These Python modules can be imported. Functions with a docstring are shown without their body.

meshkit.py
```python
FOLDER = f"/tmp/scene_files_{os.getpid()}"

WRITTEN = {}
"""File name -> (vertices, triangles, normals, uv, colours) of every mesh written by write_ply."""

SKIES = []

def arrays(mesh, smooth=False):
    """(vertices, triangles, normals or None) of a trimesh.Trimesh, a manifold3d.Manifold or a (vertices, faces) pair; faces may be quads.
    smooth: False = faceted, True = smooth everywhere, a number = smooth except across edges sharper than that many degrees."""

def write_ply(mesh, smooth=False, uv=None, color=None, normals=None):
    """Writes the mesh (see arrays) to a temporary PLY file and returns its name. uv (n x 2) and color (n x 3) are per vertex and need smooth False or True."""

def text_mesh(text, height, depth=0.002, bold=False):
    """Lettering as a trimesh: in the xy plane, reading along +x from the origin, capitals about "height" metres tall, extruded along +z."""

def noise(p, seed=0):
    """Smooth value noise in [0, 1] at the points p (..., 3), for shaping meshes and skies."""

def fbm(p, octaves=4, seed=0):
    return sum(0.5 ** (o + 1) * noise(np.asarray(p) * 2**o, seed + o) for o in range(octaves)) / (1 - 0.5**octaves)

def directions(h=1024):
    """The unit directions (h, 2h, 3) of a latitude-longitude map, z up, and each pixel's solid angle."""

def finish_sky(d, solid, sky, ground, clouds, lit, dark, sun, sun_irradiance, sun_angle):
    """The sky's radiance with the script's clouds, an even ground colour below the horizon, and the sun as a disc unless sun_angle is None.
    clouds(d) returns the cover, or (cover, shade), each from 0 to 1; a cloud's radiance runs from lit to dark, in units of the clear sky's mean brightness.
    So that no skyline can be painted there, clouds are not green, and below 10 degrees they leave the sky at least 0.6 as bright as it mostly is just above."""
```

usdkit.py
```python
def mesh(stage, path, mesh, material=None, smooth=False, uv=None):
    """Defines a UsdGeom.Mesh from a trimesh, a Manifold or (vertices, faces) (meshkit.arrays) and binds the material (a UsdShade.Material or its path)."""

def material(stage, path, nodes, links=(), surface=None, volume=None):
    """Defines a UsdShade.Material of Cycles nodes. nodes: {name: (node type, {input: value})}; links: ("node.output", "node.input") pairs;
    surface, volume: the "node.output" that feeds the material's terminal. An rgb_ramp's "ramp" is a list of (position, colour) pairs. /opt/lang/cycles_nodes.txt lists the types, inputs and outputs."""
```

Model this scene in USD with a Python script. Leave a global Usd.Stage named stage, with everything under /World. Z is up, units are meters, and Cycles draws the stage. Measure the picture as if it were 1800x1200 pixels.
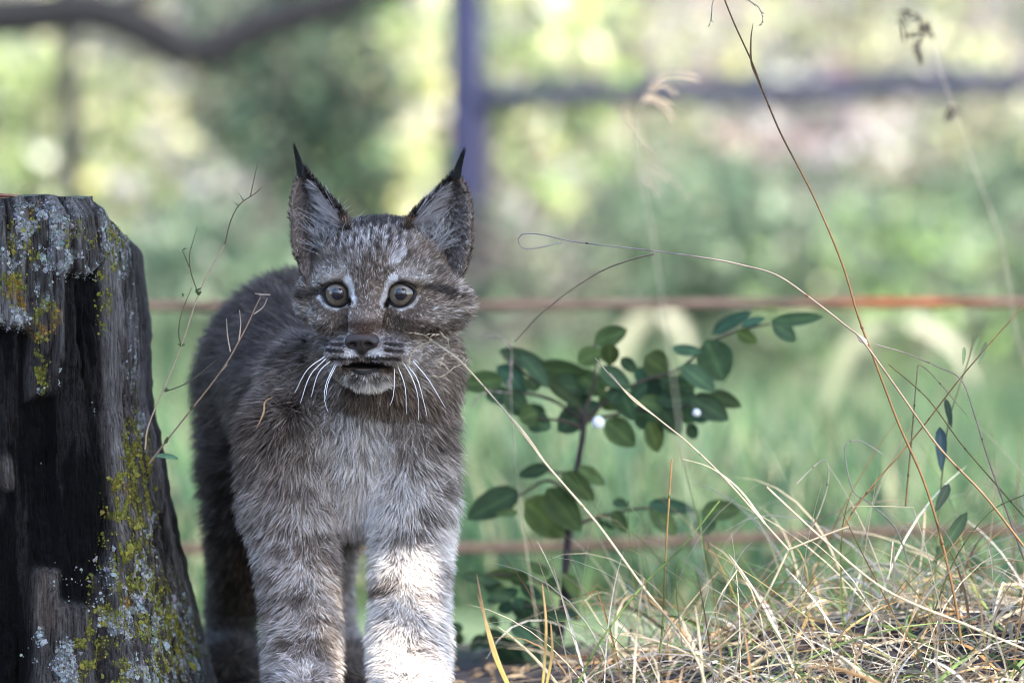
import math, random
import numpy as np, trimesh, usdkit, meshkit
from scipy.spatial import cKDTree
from pxr import Usd, UsdGeom, UsdLux, UsdShade, Gf, Sdf, Vt

# ------------------------------------------------------------------ stage, camera, sky, sun, exposure
stage = Usd.Stage.CreateInMemory()
UsdGeom.SetStageUpAxis(stage, 'Z'); UsdGeom.SetStageMetersPerUnit(stage, 1.0)
UsdGeom.Xform.Define(stage, '/World'); UsdGeom.Scope.Define(stage, '/World/Looks')
EYE = np.array([0.0, -4.2, 0.389])
PITCH = math.atan(270 / 10000.0)
cam = UsdGeom.Camera.Define(stage, '/World/camera')
cam.AddTranslateOp().Set(Gf.Vec3d(*EYE)); cam.AddRotateXOp().Set(90 - math.degrees(PITCH))
cam.CreateFocalLengthAttr(200.0); cam.CreateHorizontalApertureAttr(36.0); cam.CreateVerticalApertureAttr(24.0)
cam.CreateFStopAttr(5.0); cam.CreateFocusDistanceAttr(4.19); cam.CreateClippingRangeAttr(Gf.Vec2f(0.05, 500))
cam.CreateExposureAttr(2.3)
SUN = np.array([0.42, -0.62, 0.66]); SUN /= np.linalg.norm(SUN)          # direction towards the sun
sun = UsdLux.DistantLight.Define(stage, '/World/sun')
sun.CreateIntensityAttr(.74); sun.CreateAngleAttr(0.5); sun.CreateColorAttr(Gf.Vec3f(1.0, 0.93, 0.82)); sun.GetPrim().CreateAttribute('inputs:normalize', Sdf.ValueTypeNames.Bool).Set(True)
m4 = Gf.Matrix4d().SetRotate(Gf.Rotation(Gf.Vec3d(0, 0, 1), Gf.Vec3d(*SUN))); sun.AddTransformOp().Set(m4)
dome = UsdLux.DomeLight.Define(stage, '/World/sky')
dome.GetPrim().SetCustomDataByKey('kind', 'structure')
skym = usdkit.material(stage, '/World/Looks/sky', {
    's': ('sky_texture', {'sky_type': 'single_scattering', 'sun_disc': False, 'sun_elevation': math.asin(SUN[2]), 'sun_rotation': math.atan2(SUN[0], SUN[1]), 'air_density': 1.0, 'aerosol_density': 1.0}),
    'b': ('background_shader', {'strength': 0.15})}, [('s.color', 'b.color')], surface='b.background')
UsdShade.MaterialBindingAPI.Apply(dome.GetPrim()).Bind(skym)

# ------------------------------------------------------------------ helpers
CP, SP = math.cos(PITCH), math.sin(PITCH)
FWD, UP = np.array([0, CP, -SP]), np.array([0, SP, CP])
def at(px, py, d):
    """World point seen at photograph pixel (1800 x 1200) at distance d in front of the camera (along y)."""
    r = FWD + np.array([1, 0, 0]) * (px - 900) / 10000.0 - UP * (py - 600) / 10000.0
    return EYE + r * (d / r[1])
def topix(P):
    q = np.asarray(P) - EYE
    f = q @ FWD
    return np.stack([900 + 10000 * q[..., 0] / f, 600 - 10000 * (q @ UP) / f], -1)
def path(pts, d):
    out = []
    for i, p in enumerate(pts):
        dd = p[2] if len(p) > 2 else (d[0] + (d[1] - d[0]) * i / max(1, len(pts) - 1) if isinstance(d, tuple) else d)
        out.append(at(p[0], p[1], dd))
    return np.array(out)
def spline(P, n):
    """Catmull-Rom through the points, n samples."""
    P = np.asarray(P, float)
    if len(P) < 3:
        return P[0] + (P[-1] - P[0]) * np.linspace(0, 1, n)[:, None]
    Q = np.vstack([2 * P[0] - P[1], P, 2 * P[-1] - P[-2]])
    L = np.concatenate([[0], np.cumsum(np.linalg.norm(np.diff(P, axis=0), axis=1))]); L /= L[-1]
    t = np.linspace(0, 1, n); k = np.clip(np.searchsorted(L, t, 'right') - 1, 0, len(P) - 2)
    u = ((t - L[k]) / (L[k + 1] - L[k]))[:, None]
    a, b, c, d = Q[k], Q[k + 1], Q[k + 2], Q[k + 3]
    return .5 * (2 * b + (c - a) * u + (2 * a - 5 * b + 4 * c - d) * u ** 2 + (3 * b - a - 3 * c + d) * u ** 3)
def smoothstep(a, b, x):
    t = np.clip((np.asarray(x, float) - a) / (b - a), 0, 1); return t * t * (3 - 2 * t)
def lerp(a, b, t):
    return np.asarray(a) * (1 - np.asarray(t)[..., None]) + np.asarray(b) * np.asarray(t)[..., None]

class MB:
    """Collects shapes into one mesh, with a colour per vertex."""
    def __init__(self): self.v, self.f, self.c, self.n = [], [], [], 0
    def add(self, v, f, c=(1, 1, 1)):
        v = np.asarray(v, float); c = np.asarray(c, float)
        if c.ndim == 1: c = np.tile(c, (len(v), 1))
        self.v.append(v); self.f.append(np.asarray(f, int) + self.n); self.c.append(c); self.n += len(v); return self
    def tube(self, P, r, c=(1, 1, 1), sides=6, cap=True):
        P = np.asarray(P, float); n = len(P); r = np.broadcast_to(np.asarray(r, float), n)
        T = np.gradient(P, axis=0); T /= np.linalg.norm(T, axis=1, keepdims=True) + 1e-12
        ref = np.array([0.0, 1, 0]) if abs(T[:, 1]).max() < .9 else np.array([1.0, 0.1, 0.2])
        A = np.cross(T, ref); A /= np.linalg.norm(A, axis=1, keepdims=True) + 1e-12; B = np.cross(T, A)
        a = np.arange(sides) * 2 * np.pi / sides
        V = P[:, None] + r[:, None, None] * (np.cos(a)[None, :, None] * A[:, None] + np.sin(a)[None, :, None] * B[:, None])
        V = V.reshape(-1, 3); i, j = np.meshgrid(np.arange(n - 1), np.arange(sides), indexing='ij'); i, j = i.ravel(), j.ravel(); j2 = (j + 1) % sides
        F = np.vstack([np.stack([i * sides + j, i * sides + j2, (i + 1) * sides + j2], 1), np.stack([i * sides + j, (i + 1) * sides + j2, (i + 1) * sides + j], 1)])
        c = np.asarray(c, float); C = np.repeat(c, sides, 0) if c.ndim == 2 else np.tile(c, (len(V), 1))
        if cap:
            V = np.vstack([V, P[0], P[-1]]); C = np.vstack([C, C[0], C[-1]]); k = np.arange(sides); k2 = (k + 1) % sides; N = n * sides
            F = np.vstack([F, np.stack([np.full(sides, N), k2, k], 1), np.stack([np.full(sides, N + 1), (n - 1) * sides + k, (n - 1) * sides + k2], 1)])
        return self.add(V, F, C)
    def ribbon(self, P, w, side, c=(1, 1, 1), fold=0.25):
        """A blade: three points across (folded along the middle), w wide, side = direction across."""
        P = np.asarray(P, float); n = len(P); w = np.broadcast_to(np.asarray(w, float), n)[:, None]
        T = np.gradient(P, axis=0); S = np.cross(T, np.cross(np.broadcast_to(side, P.shape), T)); S /= np.linalg.norm(S, axis=1, keepdims=True) + 1e-12
        N = np.cross(S, T); N /= np.linalg.norm(N, axis=1, keepdims=True) + 1e-12
        V = np.stack([P - S * w / 2, P + N * w * fold, P + S * w / 2], 1).reshape(-1, 3)
        i = np.arange(n - 1) * 3; F = []
        for a in (0, 1):
            F += [np.stack([i + a, i + a + 1, i + a + 4], 1), np.stack([i + a, i + a + 4, i + a + 3], 1)]
        c = np.asarray(c, float); C = np.repeat(c, 3, 0) if c.ndim == 2 else c
        return self.add(V, np.vstack(F), C)
    def arrays(self): return np.vstack(self.v), np.vstack(self.f), np.vstack(self.c)

counts = {}
def unique(parent, name):
    k = (parent, name); counts[k] = counts.get(k, 0) + 1
    return f'{parent}/{name}' + (f'_{counts[k] - 1:03d}' if counts[k] > 1 else '')
def tagp(prim, label=None, cat=None, group=None, kind=None):
    for k, v in (('label', label), ('category', cat), ('group', group), ('kind', kind)):
        if v: prim.SetCustomDataByKey(k, v)
    return prim
def thing(name, label, cat, loc=(0, 0, 0), group=None, kind=None):
    x = UsdGeom.Xform.Define(stage, unique('/World', name)); x.AddTranslateOp().Set(Gf.Vec3d(*map(float, loc)))
    tagp(x.GetPrim(), label, cat, group, kind); x._loc = np.array(loc, float); return x
LOC = {}
def put(name, mb, mat, parent=None, smooth=True, label=None, cat=None, group=None, kind=None):
    """One Mesh prim; world coordinates are made local to the parent thing."""
    v, f, c = mb.arrays() if isinstance(mb, MB) else (mb if len(mb) == 3 else (*mb, None))
    pp = '/World' if parent is None else str(parent.GetPath())
    off = np.zeros(3)
    q = parent
    if parent is not None:
        off = LOC.get(pp) if pp in LOC else getattr(parent, '_loc', np.zeros(3))
    pth = unique(pp, name); LOC[pth] = off
    m = usdkit.mesh(stage, pth, (np.asarray(v) - off, f), mat, smooth=smooth)
    if c is not None:
        UsdGeom.PrimvarsAPI(m).CreatePrimvar('tint', Sdf.ValueTypeNames.Color3fArray, 'vertex').Set(Vt.Vec3fArray.FromNumpy(np.ascontiguousarray(c, np.float32)))
    tagp(m.GetPrim(), label, cat, group, kind)
    return m
def curves(name, P, W, C, mat, parent, label=None, kind=None):
    """P (n, k, 3) strands of k points, W (n, k) widths, C (n, k, 3) colours."""
    pp = str(parent.GetPath()); off = LOC[pp] if pp in LOC else getattr(parent, '_loc', np.zeros(3))
    n, k = P.shape[:2]; pth = unique(pp, name); LOC[pth] = off
    b = UsdGeom.BasisCurves.Define(stage, pth); b.CreateTypeAttr('linear')
    b.CreateCurveVertexCountsAttr(Vt.IntArray.FromNumpy(np.full(n, k, np.int32)))
    b.CreatePointsAttr(Vt.Vec3fArray.FromNumpy((P - off).reshape(-1, 3).astype(np.float32)))
    b.CreateWidthsAttr(Vt.FloatArray.FromNumpy(W.reshape(-1).astype(np.float32))); b.SetWidthsInterpolation('vertex')
    UsdGeom.PrimvarsAPI(b).CreatePrimvar('tint', Sdf.ValueTypeNames.Color3fArray, 'vertex').Set(Vt.Vec3fArray.FromNumpy(C.reshape(-1, 3).astype(np.float32)))
    UsdShade.MaterialBindingAPI.Apply(b.GetPrim()).Bind(mat); tagp(b.GetPrim(), label, kind=kind)
    return b
def tinted(name, rough=.7, spec=.3, scale=0, amount=.25, bump=0, bscale=800, translucent=0, coat=0):
    """A material whose colour is the mesh's own 'tint', varied by noise."""
    N = {'a': ('attribute', {'attribute': 'tint'}), 'p': ('principled_bsdf', {'roughness': rough, 'specular_ior_level': spec, 'coat_weight': coat, 'coat_roughness': .1})}
    L = []; col = 'a.color'
    if scale:
        N['tc'] = ('texture_coordinate', {}); N['n'] = ('noise_texture', {'scale': scale, 'detail': 4})
        N['r'] = ('rgb_ramp', {'ramp': [(.3, (1 - amount,) * 3), (.7, (1 + amount,) * 3)]}); N['m'] = ('mix', {'mix_type': 'multiply', 'fac': 1.0})
        L += [('tc.object', 'n.vector'), ('n.fac', 'r.fac'), (col, 'm.color1'), ('r.color', 'm.color2')]; col = 'm.color'
    L.append((col, 'p.base_color'))
    if bump:
        N['tc2'] = ('texture_coordinate', {}); N['n2'] = ('noise_texture', {'scale': bscale, 'detail': 5, 'roughness': .6}); N['b'] = ('bump', {'strength': bump, 'distance': .001})
        L += [('tc2.object', 'n2.vector'), ('n2.fac', 'b.height'), ('b.normal', 'p.normal')]
    out = 'p.BSDF'
    if translucent:
        N['t'] = ('translucent_bsdf', {}); N['x'] = ('mix_closure', {'fac': translucent}); L += [(col, 't.color'), ('p.BSDF', 'x.closure1'), ('t.BSDF', 'x.closure2')]; out = 'x.closure'
    return usdkit.material(stage, '/World/Looks/' + name, N, L, surface=out)
def leaf_cloud(n, C, R, size, pal, g, flat=.0):
    u = g.normal(0, 1, (n, 3)); u /= np.linalg.norm(u, axis=1, keepdims=True); rad = g.random(n)[:, None] ** .45
    p = C + u * rad * R; w = meshkit.noise(p * (2.2 / max(R)) * 1.4, 9); p = p[w > .33]; n = len(p)
    a = g.normal(0, 1, (n, 3)); a /= np.linalg.norm(a, axis=1, keepdims=True); b = np.cross(a, g.normal(0, 1, (n, 3))); b /= np.linalg.norm(b, axis=1, keepdims=True)
    s = size * g.uniform(.6, 1.4, (n, 1)); V = np.stack([p - a * s, p + b * s * .55, p + a * s, p - b * s * .55], 1).reshape(-1, 3); o = np.arange(n) * 4
    c = np.asarray(pal)[g.integers(0, len(pal), n)] * g.uniform(.6, 1.35, (n, 1))
    return V, np.vstack([np.stack([o, o + 1, o + 2], 1), np.stack([o, o + 2, o + 3], 1)]), np.repeat(np.clip(c, .01, .85), 4, 0)
rng = np.random.default_rng(7)
fbm, noise = meshkit.fbm, meshkit.noise

M_bark = tinted('bark', .85, .2, 60, .35, .6, 300)
M_leaf = tinted('leaf', .6, .14, 90, .2, 0, translucent=.3)
M_straw = tinted('straw', .55, .4, 150, .18, translucent=.25)
M_ground = tinted('soil', .95, .15, 45, .4, 1.0, 120)
M_skin = tinted('skin', .8, .04)

# ------------------------------------------------------------------ ground
def ground_z(x, y):
    """Height of the ground; y = 0 is the plane of the animal's face."""
    x, y = np.asarray(x, float), np.asarray(y, float)
    z = 0.018 * (fbm(np.stack([x * 3, y * 3, x * 0], -1), 4, 3) - .5)
    mound = .058 * smoothstep(-.05, .30, x) * np.exp(-((y - .20) / .20) ** 2) * (0.8 + .5 * (fbm(np.stack([x * 5, y * 5, x * 0 + 2], -1), 3, 5)))
    z = z + mound + .012 * smoothstep(.02, .3, x) * smoothstep(.3, -.3, y)
    drop = -.05 * smoothstep(.55, 1.2, y)
    z = z + drop + .10 * (fbm(np.stack([x * .8, y * .8, x * 0 + 5], -1), 3, 9) - .5) * smoothstep(.8, 3, y)
    hill = .075 * np.maximum(y - 8, 0) ** 1.0 + .012 * np.maximum(y - 10, 0) ** 2
    z = z + np.minimum(hill, 30) + .25 * (fbm(np.stack([x * .5, y * .5, x * 0 + 7], -1), 3, 19) - .5) * smoothstep(8, 14, y)
    return z
def axis(segs):
    return np.unique(np.concatenate([np.linspace(a, b, n) for a, b, n in segs]))
gx = axis([(-150, -20, 14), (-20, -4, 33), (-4, -.8, 33), (-.8, .8, 170), (.8, 4, 33), (4, 20, 33), (20, 150, 14)])
gy = axis([(-120, -10, 14), (-10, -1, 20), (-1, -.3, 20), (-.3, .8, 120), (.8, 3, 40), (3, 30, 110), (30, 60, 16), (60, 150, 10)])
X, Y = np.meshgrid(gx, gy, indexing='ij'); Z = ground_z(X, Y)
V = np.stack([X, Y, Z], -1).reshape(-1, 3)
i, j = np.meshgrid(np.arange(len(gx) - 1), np.arange(len(gy) - 1), indexing='ij'); a = (i * len(gy) + j).ravel(); b = a + len(gy)
F = np.vstack([np.stack([a, b, b + 1], 1), np.stack([a, b + 1, a + 1], 1)])
n1 = fbm(V * [1.2, 1.2, 0], 4, 21)[:, None]; n2 = fbm(V * [6, 6, 0] + 3, 4, 22)[:, None]
soil = np.array([.022, .020, .024]) * (.5 + n2); green = lerp([.024, .058, .026], [.20, .24, .13], n1[:, 0]); litter = lerp([.06, .058, .055], [.22, .205, .185], n1[:, 0])
wg = smoothstep(.45, 1.0, V[:, 1] + .3 * (n2[:, 0] - .5)); wl = smoothstep(11.0, 15.0, V[:, 1] + 3 * (n1[:, 0] - .5))
col = soil * (1 - wg[:, None]) + wg[:, None] * (green * (1 - wl[:, None]) + litter * wl[:, None])
put('ground', (V, F, col), M_ground, kind='structure', label='dark soil bank running into a green meadow and a litter covered slope')

# ------------------------------------------------------------------ the young lynx
S = .00042                                              # metres per photograph pixel at the face
YAW = math.radians(10.5)
HC = at(668, 500, 4.255)
HR, HF, HU = np.array([math.cos(YAW), -math.sin(YAW), 0]), np.array([-math.sin(YAW), -math.cos(YAW), 0]), np.array([0, 0, 1.0])
def head_local(P):
    q = (P - HC) / S; return np.stack([q @ HR, q @ HF, q @ HU], -1)
def head_world(q):
    q = np.asarray(q, float); return HC + S * (q[..., :1] * HR + q[..., 1:2] * HF + q[..., 2:3] * HU)
def ell(P, c, r):
    q = (P - c) / r; k0 = np.linalg.norm(q, axis=-1); k1 = np.linalg.norm(q / r, axis=-1); return k0 * (k0 - 1) / np.maximum(k1, 1e-9)
def cap(P, a, b, ra, rb):
    ab = b - a; t = np.clip(((P - a) @ ab) / (ab @ ab), 0, 1); return np.linalg.norm(P - a - t[..., None] * ab, axis=-1) - (ra + (rb - ra) * t)
def smin(a, b, k):
    h = np.clip(.5 + .5 * (b - a) / k, 0, 1); return b + (a - b) * h - k * h * (1 - h)
def smax(a, b, k): return -smin(-a, -b, k)
EYES = [np.array([-57.0, 84, -15]), np.array([57.0, 84, -15])]   # eyeball centres, head units
ER = 27.0
def head_sdf(q):
    """Signed distance in head units (photograph pixels)."""
    d = ell(q, np.array([0, 0, 22.]), np.array([112, 110, 92.]))
    d = smin(d, ell(q, np.array([0, 62, 12.]), np.array([86, 48, 62.])), 25)
    for s in (-1, 1):
        d = smin(d, ell(q, np.array([s * 98. if s > 0 else -98., 8, -30 if s > 0 else -24]), np.array([53 if s > 0 else 46, 60, 52. if s > 0 else 48.])), 28)
        d = smin(d, ell(q, np.array([s * 66., 70, -52]), np.array([40, 32, 34.])), 22)
        d = smin(d, ell(q, np.array([s * 57., 84, 10]), np.array([38, 26, 14.])), 10)
    d = smin(d, ell(q, np.array([0., 38, -108]), np.array([74, 62, 54.])), 28)
    d = smin(d, cap(q, np.array([0., 88, 5]), np.array([0., 138, -80]), 34, 25), 16)
    for s in (-1, 1):
        d = smin(d, ell(q, np.array([s * 33., 122, -119]), np.array([38, 38, 28.])), 10)
    d = smin(d, ell(q, np.array([0., 98, -155]), np.array([40, 36, 22.])), 16)
    for s in (-1, 1):
        d = smin(d, ell(q, np.array([s * 42., 78, -138]), np.array([30, 36, 28.])), 16)
    d = smax(d, -ell(q, np.array([0., 152, -141]), np.array([42, 26, 3.0])), 5)
    for e in EYES:
        d = smax(d, -(np.linalg.norm(q - (e + [0, 5, 0]), axis=-1) - 24.5), 4)
    return d
# ears: outlines in photograph pixels, from the base up to the tip: (outer edge, inner edge)
EARS = [([(545, 505), (522, 478), (511, 440), (506, 395), (507, 355), (514, 325), (526, 300)], [(612, 402), (603, 382), (586, 362), (566, 340), (547, 318), (530, 299)], -1),
        ([(795, 508), (818, 482), (830, 440), (832, 400), (830, 360), (822, 330), (807, 307)], [(712, 402), (722, 385), (742, 365), (764, 345), (786, 322), (802, 306)], 1)]
EAR_SURF = []
for outer, inner, s in EARS:
    nT, nS = 70, 50
    O, I = spline(path(outer, 4.225), nT), spline(path(inner, 4.232), nT)
    t = np.linspace(0, 1, nT)[:, None, None]; u = np.linspace(0, 1, nS)[None, :, None]
    base = O[:, None] * (1 - u) + I[:, None] * u
    prof = np.sin(np.pi * np.clip(u, 0, 1)) ** .8
    depth = (.036 * (1 - t) ** .8 + .004) * prof + .018 * (1 - u) * (1 - t * .6) + .006 * t
    base = base + depth * np.array([-.18 * s, 1, .05])
    EAR_SURF.append(base)
EAR_N = []
for e in EAR_SURF:
    gn = np.cross(np.gradient(e, axis=0), np.gradient(e, axis=1)); gn /= np.linalg.norm(gn, axis=-1, keepdims=True) + 1e-12; EAR_N.append(gn * -np.sign(gn[:, 10:40, 1].mean()))
EAR_TREE = [cKDTree(e.reshape(-1, 3)) for e in EAR_SURF]
def px(x, y, dy, r=None):
    return at(x, y, 4.2 + dy)
def bone(lst):
    return [(px(*p[:3]), p[3] * (4.2 + p[2]) / 10000) for p in lst]
BODY_CAPS = [bone(b) for b in (
    [(668, 520, .075, 76), (652, 640, .105, 84), (635, 740, .13, 104)],                       # neck
    [(630, 780, .15, 126), (575, 730, .22, 138), (527, 640, .35, 142), (527, 660, .40, 130)],   # trunk
    [(505, 760, .095, 66), (512, 890, .095, 68), (523, 1000, .085, 58), (531, 1120, .07, 55), (531, 1215, .05, 56), (529, 1232, .015, 50)],
    [(732, 760, .09, 52), (728, 890, .085, 56), (722, 1000, .075, 56), (719, 1120, .055, 58), (721, 1215, .035, 60), (723, 1232, .0, 52)],
    [(452, 680, .35, 90), (440, 830, .31, 72), (424, 930, .30, 50), (409, 1060, .40, 34), (406, 1150, .37, 36), (404, 1166, .31, 36)],
    [(580, 700, .36, 88), (574, 830, .32, 66), (572, 930, .30, 46), (576, 1060, .41, 32), (584, 1140, .38, 36), (612, 1163, .30, 36)],
    [(530, 560, .47, 40), (535, 620, .53, 26)],                                               # short tail
)]
BODY_ELL = [(px(548, 690, .125), np.array([.032, .035, .036])), (px(682, 605, .085), np.array([.046, .042, .045])), (px(735, 650, .10), np.array([.022, .035, .04])), (px(628, 785, .135), np.array([.056, .062, .048])), (px(640, 840, .115), np.array([.040, .035, .040])),
            (px(588, 830, .26), np.array([.060, .09, .045]))]
def lynx_sdf(P):
    d = np.full(len(P), 1.0)
    for chain in BODY_CAPS:
        c = np.full(len(P), 1.0)
        for (a, ra), (b, rb) in zip(chain[:-1], chain[1:]):
            c = smin(c, cap(P, a, b, ra, rb), .006)
        d = smin(d, c, .022)
    for c, r in BODY_ELL:
        d = smin(d, ell(P, c, r), .018)
    near = np.linalg.norm(P - HC, axis=1) < .16
    if near.any():
        Q = P[near]; h = head_sdf(head_local(Q)) * S
        for tr in EAR_TREE:
            e, _ = tr.query(Q, distance_upper_bound=.03); e = np.minimum(e, .03) - .0019
            h = smin(h, e, .004)
        d[near] = smin(d[near], h, .010)
        # the mouth and the eye sockets stay open
    return d
def surface_nets(f, lo, hi, h, band=4):
    """Mesh of f = 0 on a grid of spacing h; f is only evaluated fully near the surface."""
    n = (np.ceil((np.asarray(hi) - lo) / (h * band)).astype(int)) * band + 1
    ax = [lo[k] + h * np.arange(n[k]) for k in range(3)]
    cs = [x[::band] for x in ax]
    C = f(np.stack(np.meshgrid(*cs, indexing='ij'), -1).reshape(-1, 3)).reshape([len(c) for c in cs])
    G = C.repeat(band, 0).repeat(band, 1).repeat(band, 2)
    off = band // 2; G = np.pad(G, ((off, 0),) * 3, mode='edge')[:n[0], :n[1], :n[2]].astype(np.float32)
    m = np.abs(G) < h * band * 1.6
    idx = np.argwhere(m); G[m] = f(lo + h * idx)
    # cells that change sign
    s = G < 0; o = s[:-1, :-1, :-1]; alls = np.zeros(o.shape, np.int8)
    for a in (0, 1):
        for b in (0, 1):
            for c in (0, 1): alls += s[a:n[0] - 1 + a, b:n[1] - 1 + b, c:n[2] - 1 + c]
    cells = np.argwhere((alls > 0) & (alls < 8)); num = -np.ones(o.shape, np.int64); num[tuple(cells.T)] = np.arange(len(cells))
    acc = np.zeros((len(cells), 3)); cnt = np.zeros(len(cells))
    corners = [np.array([a, b, c]) for a in (0, 1) for b in (0, 1) for c in (0, 1)]
    for k in range(3):
        e = np.eye(3, dtype=int)[k]
        for c in corners:
            if c[k]: continue
            A, B = cells + c, cells + c + e; fa, fb = G[tuple(A.T)], G[tuple(B.T)]; hit = (fa < 0) != (fb < 0)
            t = fa[hit] / (fa[hit] - fb[hit]); acc[hit] += A[hit] + t[:, None] * e; cnt[hit] += 1
    V = lo + h * acc / cnt[:, None]; F = []
    for k in range(3):
        e = np.eye(3, dtype=int)[k]; u, w = np.eye(3, dtype=int)[(k + 1) % 3], np.eye(3, dtype=int)[(k + 2) % 3]
        sl = [slice(1, n[x] - 1) for x in range(3)]; sl[k] = slice(0, n[k] - 1)
        s2 = list(sl); s2[k] = slice(1, n[k])
        A = s[tuple(sl)]; B = s[tuple(s2)]; E = np.argwhere(A != B); inside = A[tuple(E.T)]
        for x in range(3):
            if x != k: E[:, x] += 1
        q = [num[tuple((E - x).T)] for x in (u * 0, u, u + w, w)]
        q = np.stack(q, 1); q[~inside] = q[~inside][:, ::-1]; F.append(q)
    F = np.vstack(F); F = F[(F >= 0).all(1)]
    F = np.vstack([F[:, [0, 1, 2]], F[:, [0, 2, 3]]])
    return V, F
lo, hi = np.array([-.275, -.09, -.004]), np.array([.0, .60, .425])
BV, BF = surface_nets(lynx_sdf, lo, hi, .0018)
eps = .0009
def grad(f, P):
    g = np.stack([f(P + eps * e) - f(P - eps * e) for e in np.eye(3)], -1) / (2 * eps); return g
for _ in range(1):
    g = grad(lynx_sdf, BV); BV = BV - np.clip(lynx_sdf(BV), -.001, .001)[:, None] * g / np.maximum((g * g).sum(1, keepdims=True), .2)
tm = trimesh.Trimesh(BV, BF, process=False)
keep = max(tm.split(only_watertight=False), key=lambda m: len(m.faces)) if False else tm
BN = np.array(tm.vertex_normals)

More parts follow.
